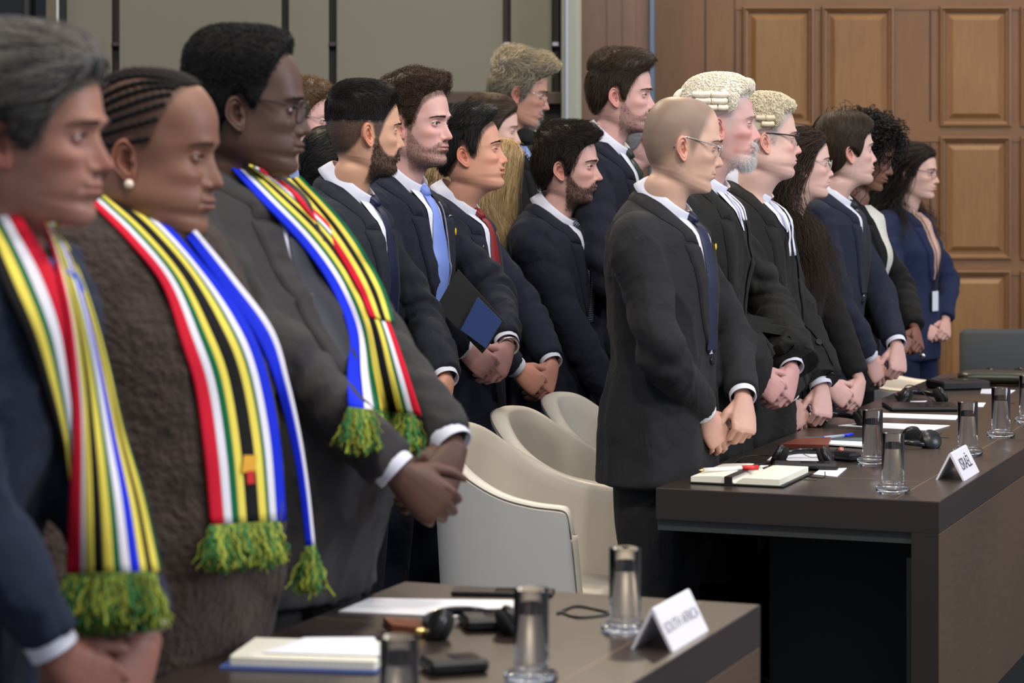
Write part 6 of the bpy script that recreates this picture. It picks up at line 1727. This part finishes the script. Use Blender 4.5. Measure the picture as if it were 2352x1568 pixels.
# foreground row -------------------------------------------------------
CL = [(-.2, -.085), (-.085, -.080), (-.06, -.066), (-.045, -.048), (-.032, -.020), (-.024, .010), (-.012, .022), (.000, .014), (.008, -.004), (.017, -.004), (.026, .020), (.036, .045), (.044, .070), (.054, .092), (.062, .112), (.07, .13), (.12, .14)]
h = person(dict(label='man in glasses, dark grey suit and striped scarf, hands clasped over the foreground table', hx=577, hy=247, d=4.6, hs=1.03, skin=SK_DK, face=(-2, 3, 0), gmat=GREYW, hands=(972, 1100), clasp='R', seed=41, folds=.9, a=-.055, bw=1.12, belly=1.5, depth=1.18, yaw=-25, up=.06, hfwd=.30, arm_r=dict(px=(975, 1072), o=(0, -.10, 0)), hsz=1.06, handtint=(1.1, 1.0, .98),
    head=dict(eye=.8, nose=1.0, nosew=1.3, lips=1.6, w=1.02, fat=.6, jaw=1.04, red=.1, folds=.4, lipc=s2l(88, 56, 52), scalp=(H_BLK, .85, CL))))
suit(h, GREYW, 1.08, tiem=T_BLK, lap=dict(inner=.05, outer=.112))
hair(h, CL, (.016, .015, .015), topthick(.010, .027, .0, .012), 'back', n=5200, length=.012, lift=.004, tipout=.003, curl=1.5, curlr=.002, jitter=.8, rad=.0007, lumps=.05, m=MATTEHAIR); glasses(h, DARKFR, LENS, thick=.0010, rect=3.2, hh=.019); brows(h, H_BLK, n=160)
scarf(h, [dict(L=[(500, 350), (590, 452), (690, 560), (760, 660), (800, 760), (798, 860), (800, 935)], R=[(605, 392), (680, 448), (760, 520), (835, 620), (890, 730), (935, 850), (968, 955)], s=[(.22, SC_BLU), (.13, SC_WHT), (.09, SC_GRN), (.13, SC_YEL), (.13, SC_BLK), (.09, SC_YEL), (.05, SC_GRN), (.08, SC_WHT), (.10, SC_RED)], fringe=.075, fn=500, off=.026),
          dict(L=[(645, 415), (700, 480), (760, 560), (815, 650), (850, 730)], R=[(690, 405), (775, 495), (830, 570), (880, 660), (905, 740)], s=[(.25, SC_RED), (.2, SC_YEL), (.2, SC_BLK), (.2, SC_YEL), (.15, SC_GRN)], off=.034)],
      ring=dict(s=[(.3, SC_RED), (.2, SC_YEL), (.2, SC_GRN), (.1, SC_WHT), (.3, SC_BLU)], a0=80, a1=280, r=1.10, w=.6))
m1 = MB(); m1.ball(h['Cc']+np.array([.055, -.02, -.03]), (.010, .007, .007), 8); m1.build('ring', GOLD, h['root'])

BL = [(-.2, -.085), (-.085, -.078), (-.06, -.062), (-.045, -.045), (-.032, -.018), (-.024, .010), (-.012, .022), (.000, .010), (.008, .002), (.017, .016), (.026, .042), (.036, .066), (.046, .085), (.058, .105), (.068, .115), (.12, .13)]
h = person(dict(label='woman with cornrow hair and pearl earring in a fuzzy brown coat and striped scarf', hx=352, hy=350, d=4.15, hs=1.13, sex='f', skin=SK_BR, face=(-9, 5, 0), gmat=BROWNF, gname='boucle_coat', clasp=None, seed=42, folds=.6, a=.030, bw=1.16, belly=1.5, depth=1.25, yaw=-24, up=.085, hem=.66, cuff=False, flare=.02,
    head=dict(sex='f', eye=.45, nose=.95, nosew=1.35, lips=1.5, w=1.04, fat=1.0, jaw=1.1, fore=.6, red=.25, bags=.6, folds=.5, lipc=s2l(120, 72, 66), scalp=(H_BLK, .55, BL))))
rng = np.random.RandomState(4); hb = MB(); paths = []; Pf = h['head'][0]; shh = h['head'][2]; bvh_h = bvh_of(Pf, grid_faces(shh[0], shh[1], True, True)); zl = [(x, z) for x, z in BL]
for sd in (-1, 1):
    for k in range(13):
        ang = math.radians(4+k*7.0); x0 = .088*math.cos(ang*.9); z0 = max(zline(BL, x0)+.006, .015); st = np.array([x0, sd*(.006+.072*math.sin(ang)), z0+.02*math.cos(ang)])
        loc, no, ix, di = bvh_h.find_nearest(Vector(st)); p = np.array(loc); pp = [p]
        tgt = np.array([-.100, sd*.010, .045-.05*k/13])
        for q in range(26):
            d_ = unit(tgt-p); p = p+d_*.0085; loc, no, ix, di = bvh_h.find_nearest(Vector(p)); p = np.array(loc)+np.array(no)*.0022; pp.append(p)
            if np.linalg.norm(p-tgt) < .012: break
        pp = np.array(pp)
        if len(pp) > 3: cc = crom(pp, 70); hb.tube(to_head(h, cc), .0036*(1+.22*np.sin(np.arange(70)*1.3))*h['hs'], n=8, col=H_BLK)
hb.ball(to_head(h, np.array([[-.105, 0, .035]]))[0], (.040, .050, .055), 12, col=np.array(H_BLK)); hb.build('cornrow_hair', MATTEHAIR, h['root'])
buzz(h, BL, H_BLK, n=2500, length=.003); brows(h, H_BLK, n=110)
m1 = MB(); e_ = to_head(h, np.array([[-.006, -.084, -.046]]))[0]; m1.ball(e_, .0075, 9); m1.build('pearl_earring', mat('pearl', s2l(240, 226, 205), .2, coat=.6), h['root'])
scarf(h, [dict(L=[(212, 470), (292, 552), (372, 655), (418, 790), (450, 900), (470, 1050), (484, 1206)], R=[(268, 424), (372, 505), (468, 610), (552, 720), (604, 830), (640, 1000), (656, 1196)], s=FLAG, fringe=.068, fn=620),
          dict(L=[(428, 545), (500, 650), (585, 770), (632, 880), (668, 1010), (690, 1130), (704, 1256)], R=[(448, 528), (540, 640), (628, 760), (664, 880), (690, 1000), (708, 1120), (722, 1252)], s=[(.75, SC_BLU), (.35, SC_WHT)], fringe=.075, fn=160)],
      ring=dict(s=[(.2, SC_RED), (.1, SC_WHT), (.1, SC_GRN), (.15, SC_YEL), (.25, SC_BLK), (.12, SC_YEL)], a0=80, a1=280, r=1.12, w=.6))
G = press(h, [(560, 1045), (556, 1085)], [(590, 1045), (586, 1085)], n=6, cols=6, off=.022); m1 = MB(); m1.grid(G, col=s2l(215, 160, 60)); m1.build('embroidered_sun_motif', WOOL, h['root'])
G = press(h, [(566, 1082), (568, 1112)], [(584, 1080), (586, 1110)], n=5, cols=5, off=.024); m1 = MB(); m1.grid(G, col=s2l(190, 50, 50)); m1.build('embroidered_red_motif', WOOL, h['root'])

AL = [(-.2, -.085), (-.085, -.088), (-.06, -.075), (-.045, -.055), (-.032, -.025), (-.024, .010), (-.012, .022), (.000, .016), (.010, -.014), (.020, -.020), (.028, .0), (.036, .020), (.046, .040), (.058, .056), (.068, .066), (.078, .074), (.12, .08)]
h = person(dict(label='grey haired man in a navy suit, blue shirt and striped scarf at the far left', hx=76, hy=308, d=3.45, hs=1.03, skin=SK_MED, face=(-10, 3, 0), gmat=cloth('navy_wool_coarse', 44, 50, 68), hands=(212, 1565), clasp='R', seed=43, folds=.8, a=.16, yaw=-16, up=.03, bw=.95, armlen=.94, pole=(-.9, .25, -.5),
    head=dict(eye=.8, nose=1.1, jaw=1.0, brow=.6, red=.35, folds=.5, bags=.5, scalp=(H_GREY, .9, AL), beard=dict(kind='full', dens=.18, col=(.08, .06, .06)))))
suit(h, h['p']['gmat'], 1.33, shirt=mat('blue_shirt', s2l(96, 120, 190), .7), tiem=mat('royal_blue_tie', s2l(44, 80, 170), .45))
hair(h, AL, (.060, .056, .056), topthick(.012, .020, .006, .006), 'back', n=5200, length=.075, lift=.014, tipout=.004, jitter=.30, lumps=.28, rad=.0008, hi=((.42, .38, .33), .8)); brows(h, (.05, .04, .035), n=200)
scarf(h, [dict(L=[(-70, 470), (-30, 560), (10, 660), (60, 770), (105, 900), (140, 1020), (158, 1110)], R=[(25, 455), (75, 540), (130, 640), (165, 760), (178, 900), (182, 1020), (184, 1110)], s=[(.2, SC_BLK), (.2, SC_YEL), (.13, SC_GRN), (.22, SC_WHT), (.3, SC_RED)], off=.020),
          dict(L=[(102, 515), (128, 610), (150, 720), (162, 850), (168, 1000), (160, 1150), (153, 1320)], R=[(128, 515), (175, 610), (215, 720), (252, 850), (290, 1000), (335, 1150), (370, 1312)], s=[(.16, SC_RED), (.05, SC_WHT), (.10, SC_YEL), (.10, SC_BLK), (.11, SC_YEL), (.07, SC_GRN), (.10, SC_WHT), (.10, SC_BLU), (.07, SC_YEL), (.06, SC_BLK), (.07, SC_YEL), (.03, SC_GRN)], fringe=.075, fn=900, off=.030)],
      ring=dict(s=[(.2, SC_RED), (.2, SC_WHT), (.1, SC_GRN), (.2, SC_YEL), (.2, SC_BLK)], a0=80, a1=280, r=1.12, w=.6))
